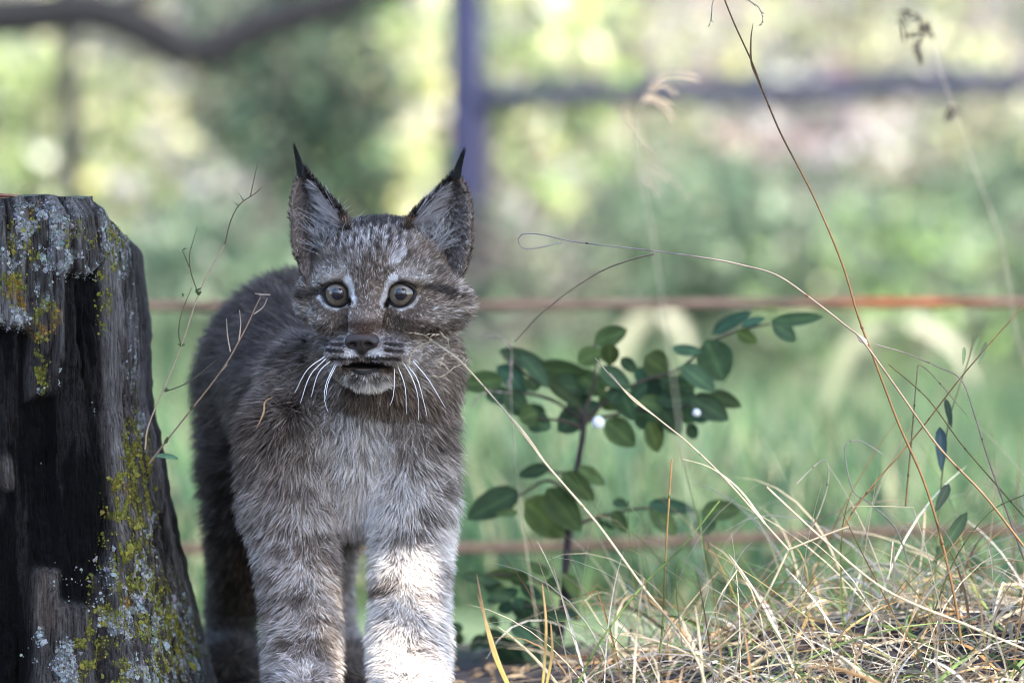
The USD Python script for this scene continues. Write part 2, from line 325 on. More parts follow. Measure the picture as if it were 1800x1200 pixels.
def capsule2(p, a, b, w, soft):
    a, b = np.array(a, float), np.array(b, float); ab = b - a; t = np.clip(((p - a) @ ab) / (ab @ ab + 1e-9), 0, 1)
    return smoothstep(w + soft, w - soft * .3, np.linalg.norm(p - a - t[:, None] * ab, axis=1))
def ellipse2(p, c, r, soft=.35):
    return smoothstep(1 + soft, 1 - soft, np.linalg.norm((p - np.array(c, float)) / r, axis=1))
WHITE, DARK = np.array([.80, .79, .79]), np.array([.022, .018, .016])
def coat(P, N):
    """Fur colour, hair length (m), and how far the hair stands off, at surface points."""
    uv = topix(P); q = head_local(P); n = len(P)
    nz = fbm(P * 260, 3, 31); nz2 = fbm(P * 90, 3, 32)
    wh = smoothstep(182, 142, np.linalg.norm((q - [0, 45, -45]) * [1, .72, .92], axis=1))       # the head
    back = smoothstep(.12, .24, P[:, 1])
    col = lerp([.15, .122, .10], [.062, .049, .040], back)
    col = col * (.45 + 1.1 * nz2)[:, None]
    L = np.full(n, .021); lift = np.full(n, .50)
    ok = (1 - back)
    def paint(w, c, k=1.0):
        nonlocal col
        w = np.clip(w * k, 0, 1); col = lerp(col, c, w) if np.ndim(c) == 1 else col * (1 - w[:, None]) + c * w[:, None]
    body = ok * (1 - wh)
    # chest and legs
    paint(body * ellipse2(uv, (640, 850), (85, 125), .8), [.72, .66, .60], .9)
    paint(body * ellipse2(uv, (600, 940), (55, 60), .8), [.56, .50, .45], .75)
    legs = body * smoothstep(760, 960, uv[:, 1])
    paint(legs, [.53, .48, .45], .8)
    paint(legs * smoothstep(625, 650, uv[:, 0]), [.72, .66, .61], .9)
    mott = body * smoothstep(.47, .40, fbm(P * [95, 95, 60], 3, 33)) * (1 - ellipse2(uv, (645, 860), (60, 110), .6)); paint(mott * (1 - .75 * smoothstep(640, 660, uv[:, 0]) * smoothstep(940, 1000, uv[:, 1])), [.085, .064, .05], .48)
    for c, r, w in (((610, 790), (60, 14), .3), ((560, 800), (30, 12), .5), ((525, 850), (20, 14), .5), ((770, 850), (20, 12), .5), ((490, 900), (20, 16), .5), ((675, 1035), (22, 9), .9), ((690, 1020), (25, 14), .5), ((745, 1045), (30, 12), .4), ((735, 1140), (20, 30), .4), ((775, 1010), (14, 20), .5), ((720, 940), (40, 16), .45),
                    ((545, 935), (30, 14), .7), ((500, 960), (22, 12), .6), ((580, 1000), (14, 10), .6), ((520, 1040), (22, 16), .6), ((480, 1060), (20, 22), .5), ((548, 1080), (16, 14), .5), ((515, 1130), (26, 12), .5), ((560, 1150), (15, 10), .5), ((760, 900), (26, 12), .5), ((600, 830), (30, 9), .4), ((560, 880), (26, 10), .5)):
        paint(body * ellipse2(uv + 10 * (nz2[:, None] - .5), c, r, .6), [.05, .036, .028], w)
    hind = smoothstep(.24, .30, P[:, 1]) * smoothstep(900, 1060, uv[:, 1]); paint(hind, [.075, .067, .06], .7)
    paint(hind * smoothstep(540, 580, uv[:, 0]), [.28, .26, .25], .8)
    L = L * (1 - .40 * smoothstep(800, 1020, uv[:, 1]))
    L = L * (1 - .45 * smoothstep(1150, 1230, uv[:, 1]))
    # the head
    hc = lerp([.115, .090, .070], [.26, .215, .18], nz) * (.5 + 1.0 * nz2)[:, None]
    keepcol = col; col = hc
    f = smoothstep(-40, 10, q[:, 1])
    nz = fbm(P * [520, 240, 210], 3, 34)
    stripe = .5 + .5 * np.sin(q[:, 0] * .42 + 3 * (nz2 - .5) + np.sign(q[:, 0]) * .02 * (q[:, 2] - 40))
    top = smoothstep(30, 70, q[:, 2]) * smoothstep(75, 50, np.abs(q[:, 0]))
    paint(top * smoothstep(.30, .55, stripe), [0.032, 0.026, 0.022], .95); paint(top * (1 - stripe) * smoothstep(112, 80, q[:, 2]), [0.368, 0.348, 0.338], .6)
    paint(smoothstep(78, 104, q[:, 2]) * smoothstep(85, 55, np.abs(q[:, 0])) * (nz < .60), [.022, .018, .016], .9)
    fore = ellipse2(uv, (650, 440), (55, 45), .7); paint(fore * smoothstep(112, 88, q[:, 2]) * (nz > .55), [0.429, 0.409, 0.399], .6); paint(fore * (nz < .46), [0.035, 0.029, 0.025], .6)
    face = f
    for p in ((uv, (592, 470), (30, 10)), (uv, (725, 470), (30, 10))): paint(face * ellipse2(*p, .7), [0.409, 0.389, 0.368], .5)
    paint(face * capsule2(uv, (560, 493), (600, 478), 6, 8), [0.429, 0.399, 0.368], .8); paint(face * capsule2(uv, (704, 480), (748, 494), 6, 8), [0.429, 0.399, 0.368], .8)
    paint(face * capsule2(uv, (545, 470), (585, 458), 4, 8), [0.023, 0.02, 0.017], .5); paint(face * capsule2(uv, (715, 455), (770, 480), 5, 8), [0.023, 0.02, 0.017], .5)
    paint(face * capsule2(uv, (690, 462), (700, 452), 6, 6), [0.634, 0.614, 0.614], .7)
    paint(face * capsule2(uv, (748, 503), (800, 520), 4, 6), DARK, .85); paint(face * capsule2(uv, (560, 512), (535, 524), 4, 6), DARK, .8)
    paint(face * ellipse2(uv, (775, 555), (32, 20), .6), [0.368, 0.338, 0.317], .7); paint(face * capsule2(uv, (740, 575), (790, 590), 5, 8), [0.023, 0.02, 0.015], .6)
    paint(face * ellipse2(uv, (556, 560), (22, 20), .6), [0.307, 0.287, 0.266], .6); paint(face * capsule2(uv, (548, 580), (575, 570), 5, 7), [0.035, 0.028, 0.025], .6)
    paint(face * capsule2(uv, (755, 575), (700, 560), 5, 8), [0.031, 0.025, 0.021], .5)
    side = smoothstep(95, 135, np.abs(q[:, 0])) * smoothstep(60, -10, q[:, 2]); paint(side * (nz2 < .45), [0.027, 0.022, 0.02], .6); paint(side * (nz2 > .58), [0.348, 0.307, 0.276], .5)
    paint(face * ellipse2(uv, (640, 545), (22, 30), .6), [0.205, 0.173, 0.153], .6)
    paint(face * ellipse2(uv, (638, 574), (36, 15), .5), [0.072, 0.045, 0.033], .95)
    paint(face * ellipse2(uv, (638, 556), (30, 10), .6), [0.348, 0.297, 0.266], .5)
    under = smoothstep(-88, -110, q[:, 2])
    paint(face * under * ellipse2(uv, (760, 625), (55, 45), .6), [0.429, 0.399, 0.378], .7)
    paint(face * under * ellipse2(uv, (565, 650), (40, 50), .6), [0.307, 0.287, 0.266], .6)
    for cx, s in ((600, -1), (683, 1)):                                           # whisker pads
        paint(face * ellipse2(uv, (cx, 603), (34, 21), .5), [.33, .31, .31], .95)
        paint(face * ellipse2(uv, (637 + s * 22, 621), (16, 8), .5), WHITE, .8)
        for yy, k in ((597, .75), (606, .95), (616, .95)):
            paint(face * capsule2(uv, (cx - 14 + s * 8, yy - 1), (cx + 12 + s * 8, yy + 1), 2.6, 3.5), DARK, k)
        paint(face * capsule2(uv, (637 + s * 10, 628), (cx + s * 16, 630), 2.5, 3), DARK, .95)
        paint(face * capsule2(uv, (637 + s * 20, 634), (cx + s * 10, 637), 2.5, 3), [0.307, 0.287, 0.287], .7)
    mouth = face * np.maximum(capsule2(uv, (606, 643), (684, 644), 3.5, 4), capsule2(uv, (622, 641), (668, 642), 6.5, 4))
    paint(face * smoothstep(82, 98, q[:, 1]) * ellipse2(uv, (649, 674), (38, 19), .6), [.70, .67, .63], 1)
    paint(face * ellipse2(uv, (630, 662), (14, 8), .5), DARK, .85); paint(face * ellipse2(uv, (661, 661), (13, 8), .5), DARK, .8)
    paint(mouth, [0.012, 0.01, 0.01], 1)
    paint(face * capsule2(uv, (611, 492), (621, 532), 6, 4), WHITE, .85); paint(face * capsule2(uv, (692, 490), (674, 535), 7, 4), WHITE, .85)
    for k, ex in ((0, 590), (1, 706)):
        a = np.linspace(-.15, 1.12, 7) * np.pi if k == 0 else np.linspace(-.12, 1.15, 7) * np.pi
        ring = [(ex + 28 * math.cos(t), 515 + 27 * math.sin(t)) for t in a]
        for a_, b_ in zip(ring[1:-1], ring[2:-1]): paint(face * capsule2(uv, a_, b_, 2.4, 3), WHITE, .68)
        paint(face * ellipse2(uv, (ex, 515), (25, 24), .12), DARK, 1)
        c = (617, 534) if k == 0 else (679, 536)
        paint(face * capsule2(uv, (ex + (22 if k == 0 else -22), 526), c, 4, 3), DARK, 1)
    col = col * wh[:, None] + keepcol * (1 - wh)[:, None]
    dn = np.linalg.norm(q - [0, 150, -95], axis=1)
    Lh = .0025 + .0055 * smoothstep(45, 150, dn) + .010 * smoothstep(90, 150, np.abs(q[:, 0])) * smoothstep(30, -30, q[:, 2]) + .010 * smoothstep(-120, -160, q[:, 2]) * smoothstep(80, 40, q[:, 1])
    de = np.minimum(np.linalg.norm((q - EYES[0])[:, [0, 2]], axis=1), np.linalg.norm((q - EYES[1])[:, [0, 2]], axis=1))
    Lh = np.minimum(Lh, .0018 + .006 * smoothstep(28, 75, de) + .02 * smoothstep(75, 120, de))
    Lh = Lh + .003 * smoothstep(-160, -176, q[:, 2]) * smoothstep(60, 100, q[:, 1])
    Lh = Lh + .0025 * ellipse2(uv, (648, 668), (55, 24), .5) * smoothstep(60, 90, q[:, 1])
    L = L * (1 - wh) + Lh * wh; lift = lift * (1 - wh) + .38 * wh
    # ears
    ed = np.full(n, 9.0); es = np.zeros(n)
    for k, (srf, tr) in enumerate(zip(EAR_SURF, EAR_TREE)):
        d, ii = tr.query(P, distance_upper_bound=.02); hit = d < .0045
        if not hit.any(): continue
        t = (ii[hit] // srf.shape[1]) / (srf.shape[0] - 1); u = (ii[hit] % srf.shape[1]) / (srf.shape[1] - 1)
        front = (N[hit] * EAR_N[k].reshape(-1, 3)[ii[hit]]).sum(1) > -.2
        c = lerp([.20, .18, .172], [.36, .335, .33], nz[hit]); c[~front] = [.11, .088, .075]
        rim = smoothstep(.80, .95, u); c = lerp(c, [.20, .135, .10], rim * front)
        rim2 = smoothstep(.16, .03, u); c = lerp(c, [.27, .235, .215], rim2 * front)
        c = lerp(c, [.012, .010, .009], smoothstep(.965, .985, u) * smoothstep(.05, .25, t)); c = lerp(c, [.012, .010, .009], smoothstep(.93, .98, t))
        inner = smoothstep(.5, .1, t) * np.sin(np.pi * np.clip(u, 0, 1)); c = lerp(c, [.06, .052, .05], inner * front * .5)
        w = smoothstep(.02, .12, t)[:, None]; col[hit] = col[hit] * (1 - w) + c * w
        L[hit] = L[hit] * (1 - w[:, 0]) + (.0032 + .002 * (1 - t)) * (1 - .12 * rim2) * w[:, 0]; ed[hit] = t; es[hit] = 1
    bare = (ellipse2(uv, (590, 515), (25, 24), .03) + ellipse2(uv, (706, 515), (25, 24), .03)) * (q[:, 1] > 40) + mouth * (q[:, 1] > 60) + (np.linalg.norm((q - [0, 158, -99]) / [25, 20, 16], axis=1) < 1)
    lm = smoothstep(.25, .6, col.mean(1))[:, None]
    col = np.clip(col * (np.array([.94, .87, .81]) * (1 - lm) + np.array([1.04, 1.02, 1.0]) * lm), 0, .86)
    return col, L, lift, wh, es, np.clip(bare, 0, 1), de

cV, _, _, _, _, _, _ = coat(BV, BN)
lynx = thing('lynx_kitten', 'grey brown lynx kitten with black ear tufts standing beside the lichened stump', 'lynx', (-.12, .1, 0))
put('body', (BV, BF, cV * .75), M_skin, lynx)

def grow(n, seed, where, name, lengthen=1.0, width=.00042, k=4):
    r = np.random.default_rng(seed)
    area = tm.area_faces; fc = BV[BF].mean(1); fn = tm.face_normals
    w = area * where(fc, fn); w = w / w.sum()
    fi = r.choice(len(BF), n, p=w); b = r.random((n, 2)); sw = b.sum(1) > 1; b[sw] = 1 - b[sw]
    T = BV[BF[fi]]; P = T[:, 0] + b[:, :1] * (T[:, 1] - T[:, 0]) + b[:, 1:] * (T[:, 2] - T[:, 0])
    Nn = BN[BF[fi]]; N = Nn[:, 0] * (1 - b.sum(1))[:, None] + Nn[:, 1] * b[:, :1] + Nn[:, 2] * b[:, 1:]; N /= np.linalg.norm(N, axis=1, keepdims=True)
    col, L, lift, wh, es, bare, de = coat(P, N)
    ok = bare < .5; P, N, col, L, lift, wh, es, de = (x[ok] for x in (P, N, col, L, lift, wh, es, de)); n = len(P)
    q = head_local(P)
    fl = q - [0, 190, -100]; fl /= np.linalg.norm(fl, axis=1, keepdims=True)
    for e in EYES:
        v = q - e; dd = np.linalg.norm(v, axis=1); we = smoothstep(70, 32, dd)[:, None] * 1.2; fl = fl * (1 - np.minimum(we, 1)) + we * v / dd[:, None]
    flh = fl[:, :1] * HR + fl[:, 1:2] * HF + (fl[:, 2:3] - .15) * HU
    flb = np.stack([.30 * np.tanh((P[:, 0] - px(640, 800, .1)[0] + .012 * (noise(P * 60, 51) - .5)) / .02), .45 + 0 * L, -.85 + 0 * L], 1)
    back = smoothstep(.1, .25, P[:, 1])[:, None]; flb = flb * (1 - back) + back * np.array([-.1, .75, -.5])
    fl = flh * wh[:, None] + flb * (1 - wh)[:, None]
    fl[es > 0] = np.array([0, .1, 1.0])
    cl = np.stack([noise(P * 130, 41), noise(P * 130, 42), noise(P * 130, 43)], 1) - .5
    cl2 = np.stack([noise(P * 400, 44), noise(P * 400, 45), noise(P * 400, 46)], 1) - .5
    fl = fl / np.linalg.norm(fl, axis=1, keepdims=True) + cl * 1.1 * (1 - .6 * wh)[:, None] + cl2 * .7 + r.normal(0, .16, (n, 3))
    tan = fl - (fl * N).sum(1, keepdims=True) * N; tan /= np.linalg.norm(tan, axis=1, keepdims=True) + 1e-9
    L = L * lengthen * r.uniform(.65, 1.15, n)
    s = np.linspace(0, 1, k)
    lf = lift[:, None] * r.uniform(.7, 1.3, (n, 1))
    ang = (1.05 * (1 - s)[None] + .25) * lf * 1.5                                  # the strand leaves steeply and lies down
    step = (L / (k - 1))[:, None]
    d = np.cos(ang)[..., None] * tan[:, None] + np.sin(ang)[..., None] * N[:, None]
    d = d + np.array([0, 0, -1.0]) * (.10 * s)[None, :, None] * smoothstep(.008, .02, L)[:, None, None]
    Q = P[:, None] + np.concatenate([np.zeros((n, 1, 3)), np.cumsum(d[:, :-1] * step[..., None], 1)], 1)
    tip = r.random(n); g = .45 + 1.1 * noise(P * 620, 47)
    lum = col.mean(1, keepdims=True)
    light = np.where(tip < .30, 2.6, np.where(tip > .74, .22, 1.0))[:, None] * (1 + 1.0 * (noise(P * 430, 48) > .60))[:, None] * (1 - .6 * (noise(P * 380, 49) > .62))[:, None]
    light = 1 + (light - 1) * (.25 + .75 * smoothstep(.6, .25, lum))
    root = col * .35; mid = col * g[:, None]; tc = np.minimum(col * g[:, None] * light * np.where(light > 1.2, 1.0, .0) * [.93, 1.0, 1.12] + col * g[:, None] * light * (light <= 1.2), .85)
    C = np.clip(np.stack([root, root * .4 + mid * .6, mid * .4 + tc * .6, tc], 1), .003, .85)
    T = np.gradient(Q, axis=1); side = np.cross(T, N[:, None] + r.normal(0, .35, (n, 1, 3))); side /= np.linalg.norm(side, axis=-1, keepdims=True) + 1e-12
    hn = np.cross(side, T); hn /= np.linalg.norm(hn, axis=-1, keepdims=True) + 1e-12; hn *= np.sign((hn * N[:, None]).sum(-1, keepdims=True) + 1e-9)
    vn = hn * .55 + N[:, None] * .6 + r.normal(0, .22, (n, 1, 3)); vn /= np.linalg.norm(vn, axis=-1, keepdims=True)
    W = width * r.uniform(.7, 1.3, (n, 1, 1)) * np.array([1, .95, .65])[None, :, None] / 2
    V = np.concatenate([Q[:, :3] - side[:, :3] * W, Q[:, :3] + side[:, :3] * W, Q[:, 3:]], 1)            # 0 1 2 | 3 4 5 | 6
    NN = np.concatenate([vn[:, :3], vn[:, :3], vn[:, 3:]], 1); CC = np.concatenate([C[:, :3], C[:, :3], C[:, 3:]], 1)
    F = np.array([[0, 3, 4], [0, 4, 1], [1, 4, 5], [1, 5, 2], [2, 5, 6]]); F = (F[None] + (np.arange(n) * 7)[:, None, None]).reshape(-1, 3)
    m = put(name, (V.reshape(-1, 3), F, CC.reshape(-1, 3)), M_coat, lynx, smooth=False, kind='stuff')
    m.CreateNormalsAttr(Vt.Vec3fArray.FromNumpy(NN.reshape(-1, 3).astype(np.float32))); m.SetNormalsInterpolation('vertex')
front = lambda c, nrm: .25 + .75 * smoothstep(-.3, .2, -nrm[:, 1])
hd = lambda c: smoothstep(.105, .085, np.linalg.norm((c - HC - [0, 0, -.01]) * [1, .8, 1], axis=1))
M_coat = tinted('coat', .5, .14)
grow(102000, 1, lambda c, m: front(c, m) * (hd(c) + 1e-4), 'head_fur', width=.00050)
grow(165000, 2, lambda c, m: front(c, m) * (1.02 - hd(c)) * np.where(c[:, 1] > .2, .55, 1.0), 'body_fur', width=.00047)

# eyes, nose, whiskers, ear hair
M_eye = usdkit.material(stage, '/World/Looks/eye', {'a': ('attribute', {'attribute': 'tint'}), 'p': ('principled_bsdf', {'roughness': .5, 'specular_ior_level': .0, 'coat_weight': 1.0, 'coat_roughness': .01, 'coat_ior': 1.65})}, [('a.color', 'p.base_color')], surface='p.BSDF')
M_nose = tinted('nose_leather', .2, .45, 0, 0, .5, 1800)
M_rim = tinted('eyelid', .35, .15)
for k, e in enumerate(EYES):
    nr, na = 60, 72
    th = np.linspace(0, np.pi, nr)[:, None]; ph = np.linspace(0, 2 * np.pi, na, endpoint=False)[None]
    gaze = np.array([.13 - .0 * k, .99, .0]); gaze /= np.linalg.norm(gaze); sx = np.cross(gaze, [0, 0, 1]); sx /= np.linalg.norm(sx); sz = np.cross(sx, gaze)
    r = ER * (1 + .10 * np.exp(-(th / .5) ** 2))
    q = e + (r * np.cos(th) + 0 * ph)[..., None] * gaze + (r * np.sin(th) * np.cos(ph))[..., None] * sx + (r * np.sin(th) * np.sin(ph))[..., None] * sz
    tt = (th + 0 * ph).ravel(); pp = (ph + 0 * th).ravel()
    nn = noise(np.stack([np.cos(pp) * 9, np.sin(pp) * 9, tt * 4], 1), 3)
    c = lerp([.060, .047, .033], [.115, .090, .062], nn) * (1 - .25 * smoothstep(.5, .25, tt))[:, None]
    c = lerp(c, [.006, .006, .008], smoothstep(.40, .37, tt)); c = lerp(c, [.012, .010, .010], smoothstep(.84, .92, tt))
    i, j = np.meshgrid(np.arange(nr - 1), np.arange(na), indexing='ij'); a = (i * na + j).ravel(); b = (i * na + (j + 1) % na).ravel()
    Fq = np.vstack([np.stack([a, a + na, b + na], 1), np.stack([a, b + na, b], 1)])
    put('eye', (head_world(q.reshape(-1, 3)), Fq, c), M_eye, lynx)
    s = -1 if k == 0 else 1
    a = np.linspace(0, 2 * np.pi, 49)
    rx = 22.4 + 3.5 * np.maximum(0, np.cos(a)) ** 6 + 3.5 * np.maximum(0, -np.cos(a)) ** 6; rz = 21.6 - 1.2 * (np.sin(a) > 0)
    x, z = rx * np.cos(a) , rz * np.sin(a) - 2.5 * np.sign(-s * np.cos(a)) * np.abs(np.cos(a)) ** 3
    y = np.sqrt(np.maximum((ER + 1.0) ** 2 - np.minimum(x * x + z * z, 26.2 ** 2), 0))
    ring = e + np.stack([x, y, z], 1) 
    put('eyelid', MB().tube(head_world(ring), (3.1 + 1.0 * np.sin(a)) * S, (.012, .010, .010), 8, cap=False), M_rim, lynx)
def nose_sdf(P):
    q = head_local(P) - [0, 156, -97]; d = ell(q, np.array([0, -4, 3.]), np.array([30, 18, 14.]))
    d = smin(d, ell(q, np.array([0, 0, -9.]), np.array([12, 13, 14.])), 7)
    for s in (-1, 1):
        d = smin(d, ell(q, np.array([s * 19., 0, -2]), np.array([11, 12, 10.])), 5)
        d = smax(d, -ell(q, np.array([s * 14., 13, -6]), np.array([7.5, 10, 5.])), 2)
    d = smax(d, -ell(q, np.array([0, 15, -12.]), np.array([1.6, 5, 13.])), 2)
    return d * S
c0 = head_world(np.array([0, 156, -97]))
nV, nF = surface_nets(nose_sdf, c0 - .016, c0 + .016, .0005)
nq = head_local(nV) - [0, 156, -97]
put('nose', (nV, nF, lerp([.012, .008, .007], [.040, .021, .015], smoothstep(0, 12, nq[:, 2]))), M_nose, lynx)
a = np.linspace(-1, 1, 25)
lip = np.stack([41 * a, 139 - 26 * a ** 2, -150 - 3 * np.cos(a * 3) + 5 * a ** 2], 1)
put('lower_lip', MB().tube(head_world(lip), (3.4 - 2 * a ** 2) * S, (.010, .008, .008), 8), M_nose, lynx)
W_L = [[(570, 627), (540, 650), (518, 690)], [(573, 630), (545, 660), (528, 708)], [(583, 632), (560, 655), (547, 697)], [(590, 637), (573, 675), (571, 705), (577, 724)], [(593, 637), (577, 672), (572, 702)]]
W_R = [[(694, 637), (692, 690), (686, 712)], [(697, 638), (712, 680), (714, 727)], [(707, 635), (725, 665), (735, 700), (736, 738)], [(719, 645), (735, 670), (751, 732)], [(726, 634), (755, 670), (783, 717)]]
M_whisker = tinted('whisker', .4, .5)
for w in W_L + W_R:
    P = spline(np.array([at(x, y, 4.2 + (.0 if i == 0 else -.004 - .006 * i)) for i, (x, y) in enumerate(w)]), 14)
    put('whisker', MB().tube(P, np.linspace(.00032, .0001, 14), (.85, .85, .85), 5), M_whisker, lynx)
for w in ([(705, 597), (722, 600), (738, 607)], [(708, 611), (725, 617), (745, 630)], [(706, 618), (730, 630), (742, 640)]):
    P = spline(path(w, (4.205, 4.19)), 10); put('whisker', MB().tube(P, np.linspace(.0003, .0001, 10), (.03, .03, .03), 5), M_whisker, lynx, label='thin dark whisker')
r = np.random.default_rng(5)
Q, C, W = [], [], []
def strands(n, P0, D, L, c0, c1, w, bend):
    """P0, D (n, 3), L (n,): curved strands."""
    s = np.linspace(0, 1, 6); q = P0[:, None] + L[:, None, None] * (D[:, None] * s[None, :, None] + bend[:, None] * (s ** 2)[None, :, None])
    g = r.uniform(.6, 1.25, (n, 1, 1)); c = (np.asarray(c0) * (1 - s)[:, None] + np.asarray(c1) * s[:, None])[None] * g
    Q.append(q); C.append(np.clip(c, .005, .9)); W.append(w * np.array([1, 1, .9, .75, .5, .15])[None] * r.uniform(.7, 1.2, (n, 1)))
for (outer, inner, s), srf in zip(EARS, EAR_SURF):
    nT, nS = srf.shape[:2]
    # long pale hairs from the inner edge across the cup
    n = 1500; ti = (r.beta(1.1, 1.6, n) * .80 * nT).astype(int); ui = ((1 - r.beta(1, 3, n) * .45) * (nS - 1)).astype(int)
    P0 = srf[ti, ui] + [0, -.003, 0]; D = np.stack([s * r.normal(.75, .22, n), r.normal(-.15, .15, n), r.normal(.45, .25, n)], 1)
    strands(n, P0, D, r.uniform(.012, .026, n) * (1.1 - ti / nT), [.14, .13, .13], [.42, .40, .41], .00038, np.stack([0 * ti, .25 + 0 * ti, .25 + 0 * ti], 1) * r.uniform(.3, 1, (n, 1)))
    n = 260; ti = (r.uniform(.04, .34, n) * nT).astype(int); ui = (r.uniform(.3, .72, n) * (nS - 1)).astype(int)   # white wisps low in the cup
    P0 = srf[ti, ui] * [1, 0, 1] + np.array([0, HC[1] - .022, 0]) + np.stack([0 * ti, r.uniform(0, .02, n), 0 * ti], 1)
    D = np.stack([s * r.normal(.3, .45, n), r.normal(-.1, .1, n), r.normal(.55, .2, n)], 1)
    strands(n, P0, D, r.uniform(.012, .027, n), [.12, .11, .11], [.6, .6, .62], .00042, np.stack([-.4 * s + 0 * ti, 0 * ti, 0 * ti], 1) * r.uniform(0, 1, (n, 1)))
    n = 500; ti = (r.uniform(.1, .95, n) * nT).astype(int); ui = (r.uniform(0, .12, n) * (nS - 1)).astype(int)    # outer edge
    P0 = srf[ti, ui]; D = np.stack([s * r.normal(-.45, .25, n), r.normal(-.2, .2, n), r.normal(.5, .2, n)], 1)
    strands(n, P0, D, r.uniform(.005, .012, n), [.08, .065, .06], [.22, .2, .2], .00035, np.zeros((n, 3)))
curves('ear_hair', np.vstack(Q), np.vstack(W), np.vstack(C), M_coat, lynx)
for (tips, s) in (((530, 306), (516, 254), 0), ((804, 312), (816, 262), 1)) and (([(531, 312), (527, 288), (516, 252)], -1), ([(801, 316), (806, 292), (817, 260)], 1)):
    Q, C, W = [], [], []; n = 260
    A, Bm, T = (at(*p, 4.232) for p in tips)
    u = r.normal(0, 1, (n, 2)); base = A + (u[:, :1] * np.array([.0011, 0, 0]) + u[:, 1:] * np.array([0, .0012, 0])) + (r.random((n, 1)) ** 1.5) * (Bm - A) * .9
    tipp = A + (T - A) * r.uniform(.4, 1.04, (n, 1)) + r.normal(0, .0007, (n, 3)); mid = (base + tipp) / 2 + (Bm - (A + T) / 2) * .8 + u[:, :1] * np.array([.0008, 0, 0])
    ss = np.linspace(0, 1, 6)[None, :, None]; q = (1 - ss) ** 2 * base[:, None] + 2 * ss * (1 - ss) * mid[:, None] + ss ** 2 * tipp[:, None]
    curves('ear_tuft', q, .00036 * np.array([1, 1, .9, .75, .5, .15])[None] * np.ones((n, 1)), np.full((n, 6, 3), .012), M_coat, lynx)

# ------------------------------------------------------------------ the stump
AX = at(-55, 600, 4.335); AXY = AX[:2]
zs_prof = [(350, .97), (400, .985), (450, 1.0), (520, 1.02), (600, 1.04), (700, 1.05), (770, 1.10), (880, 1.155), (980, 1.22), (1080, 1.30), (1180, 1.38), (1260, 1.46), (1330, 1.56)]
pz = np.array([at(0, p[0], 4.3)[2] for p in zs_prof])[::-1]; pr = np.array([p[1] for p in zs_prof])[::-1]
th = np.concatenate([np.linspace(-180, -75, 40)[:-1], np.linspace(-75, -8, 80)[:-1], np.linspace(-8, 110, 340)[:-1], np.linspace(110, 180, 26)[:-1]]) * np.pi / 180
zz = np.linspace(-.05, .372, 450)
TH, ZZ = np.meshgrid(th, zz, indexing='ij')
def stump_point(TH, t01, disp=0):
    """t01: 0 at the foot, 1 at the rim."""
    top = .3815 + .006 * (fbm(np.stack([np.sin(TH) * 6, np.cos(TH) * 6, 0 * TH], -1), 3, 61) - .5) - .022 * smoothstep(.95, 1.6, TH) - .01 * smoothstep(1.5, 2.2, np.abs(TH))
    z = -.06 + (top + .06) * t01
    a = TH - math.radians(-7); n = 6.0
    r = .121 * (np.abs(np.cos(a)) ** n + np.abs(np.sin(a)) ** n) ** (-1 / n)
    fl = np.interp(z, pz, pr); r = r * (1 + (fl - 1) * (.55 + .45 * smoothstep(.2, 1.2, TH)))
    r = r - .012 * smoothstep(.955, 1.0, t01) ** 2
    r = r + disp
    return np.stack([AXY[0] + r * np.sin(TH), AXY[1] - r * np.cos(TH), z], -1)
T01 = np.broadcast_to(np.linspace(0, 1, 450)[None], TH.shape)
P0 = stump_point(TH, T01); UVs = topix(P0); arc = TH * .14; z = P0[..., 2]
def n2(a, b, oct=4, seed=0): return fbm(np.stack([a, b, 0 * a], -1), oct, seed)
wob = n2(arc * 20, z * 14, 3, 60) - .5
fib = n2((arc + .004 * wob) * 420, z * 16, 4, 62) - .5
broad = n2((arc + .01 * wob) * 70, z * 7, 4, 63) - .5
crack = (1 - np.abs(2 * noise(np.stack([(arc + .012 * wob) * 75, z * 5, 0 * z], -1), 64) - 1)) ** 9 * smoothstep(.35, .6, n2(arc * 30, z * 10, 2, 65))
u, v = UVs[..., 0] + 30 * wob, UVs[..., 1] + 60 * wob
def box2(x0, x1, y0, y1, s=14): return smoothstep(x0 - s, x0 + s, u) * smoothstep(x1 + s, x1 - s, u) * smoothstep(y0 - s, y0 + s, v) * smoothstep(y1 + s, y1 - s, v)
char = np.maximum.reduce([box2(112, 186, 468, 1010, 9), box2(-60, 48, 560, 1020), box2(30, 120, 700, 1010), box2(-80, 60, 900, 1260), box2(90, 170, 820, 1060)])
char = char * (1 - .95 * box2(56, 104, 500, 690, 10)) * (1 - .9 * box2(-20, 20, 790, 850, 14)) * (1 - .85 * box2(60, 112, 990, 1110, 12)) * (1 - .6 * box2(128, 138, 520, 640, 4))
blk = np.stack([arc * 70, z * 28, 0 * z], -1); jit = noise(np.floor(blk + 1.2 * noise(blk * .7, 70)[..., None]), 66)
blocks = (jit - .5) * .006 + (noise(blk * 3, 71) - .5) * .004
disp = .0036 * fib + .013 * broad - .007 * crack + char * (-.009 + .0 * blocks + .014 * (n2(arc * 55, z * 12, 4, 77) - .5) - .007 * np.abs(noise(np.stack([arc * 110, z * 6, 0 * z], -1), 67) - .5))
side = smoothstep(.85, .98, TH)
gouge = sum(a * smoothstep(w, .2 * w, np.abs(UVs[..., 0] - x - .12 * (UVs[..., 1] - y))) * smoothstep(h, .5 * h, np.abs(UVs[..., 1] - y)) for x, y, w, h, a in ((205, 560, 6, 60, .008), (212, 610, 5, 40, .006), (222, 520, 5, 50, .006), (218, 700, 4, 70, .005), (182, 800, 4, 330, .005), (172, 400, 4, 60, .004), (268, 900, 9, 80, .009), (290, 960, 8, 70, .008), (230, 850, 6, 50, .006), (335, 1160, 7, 30, .007)))
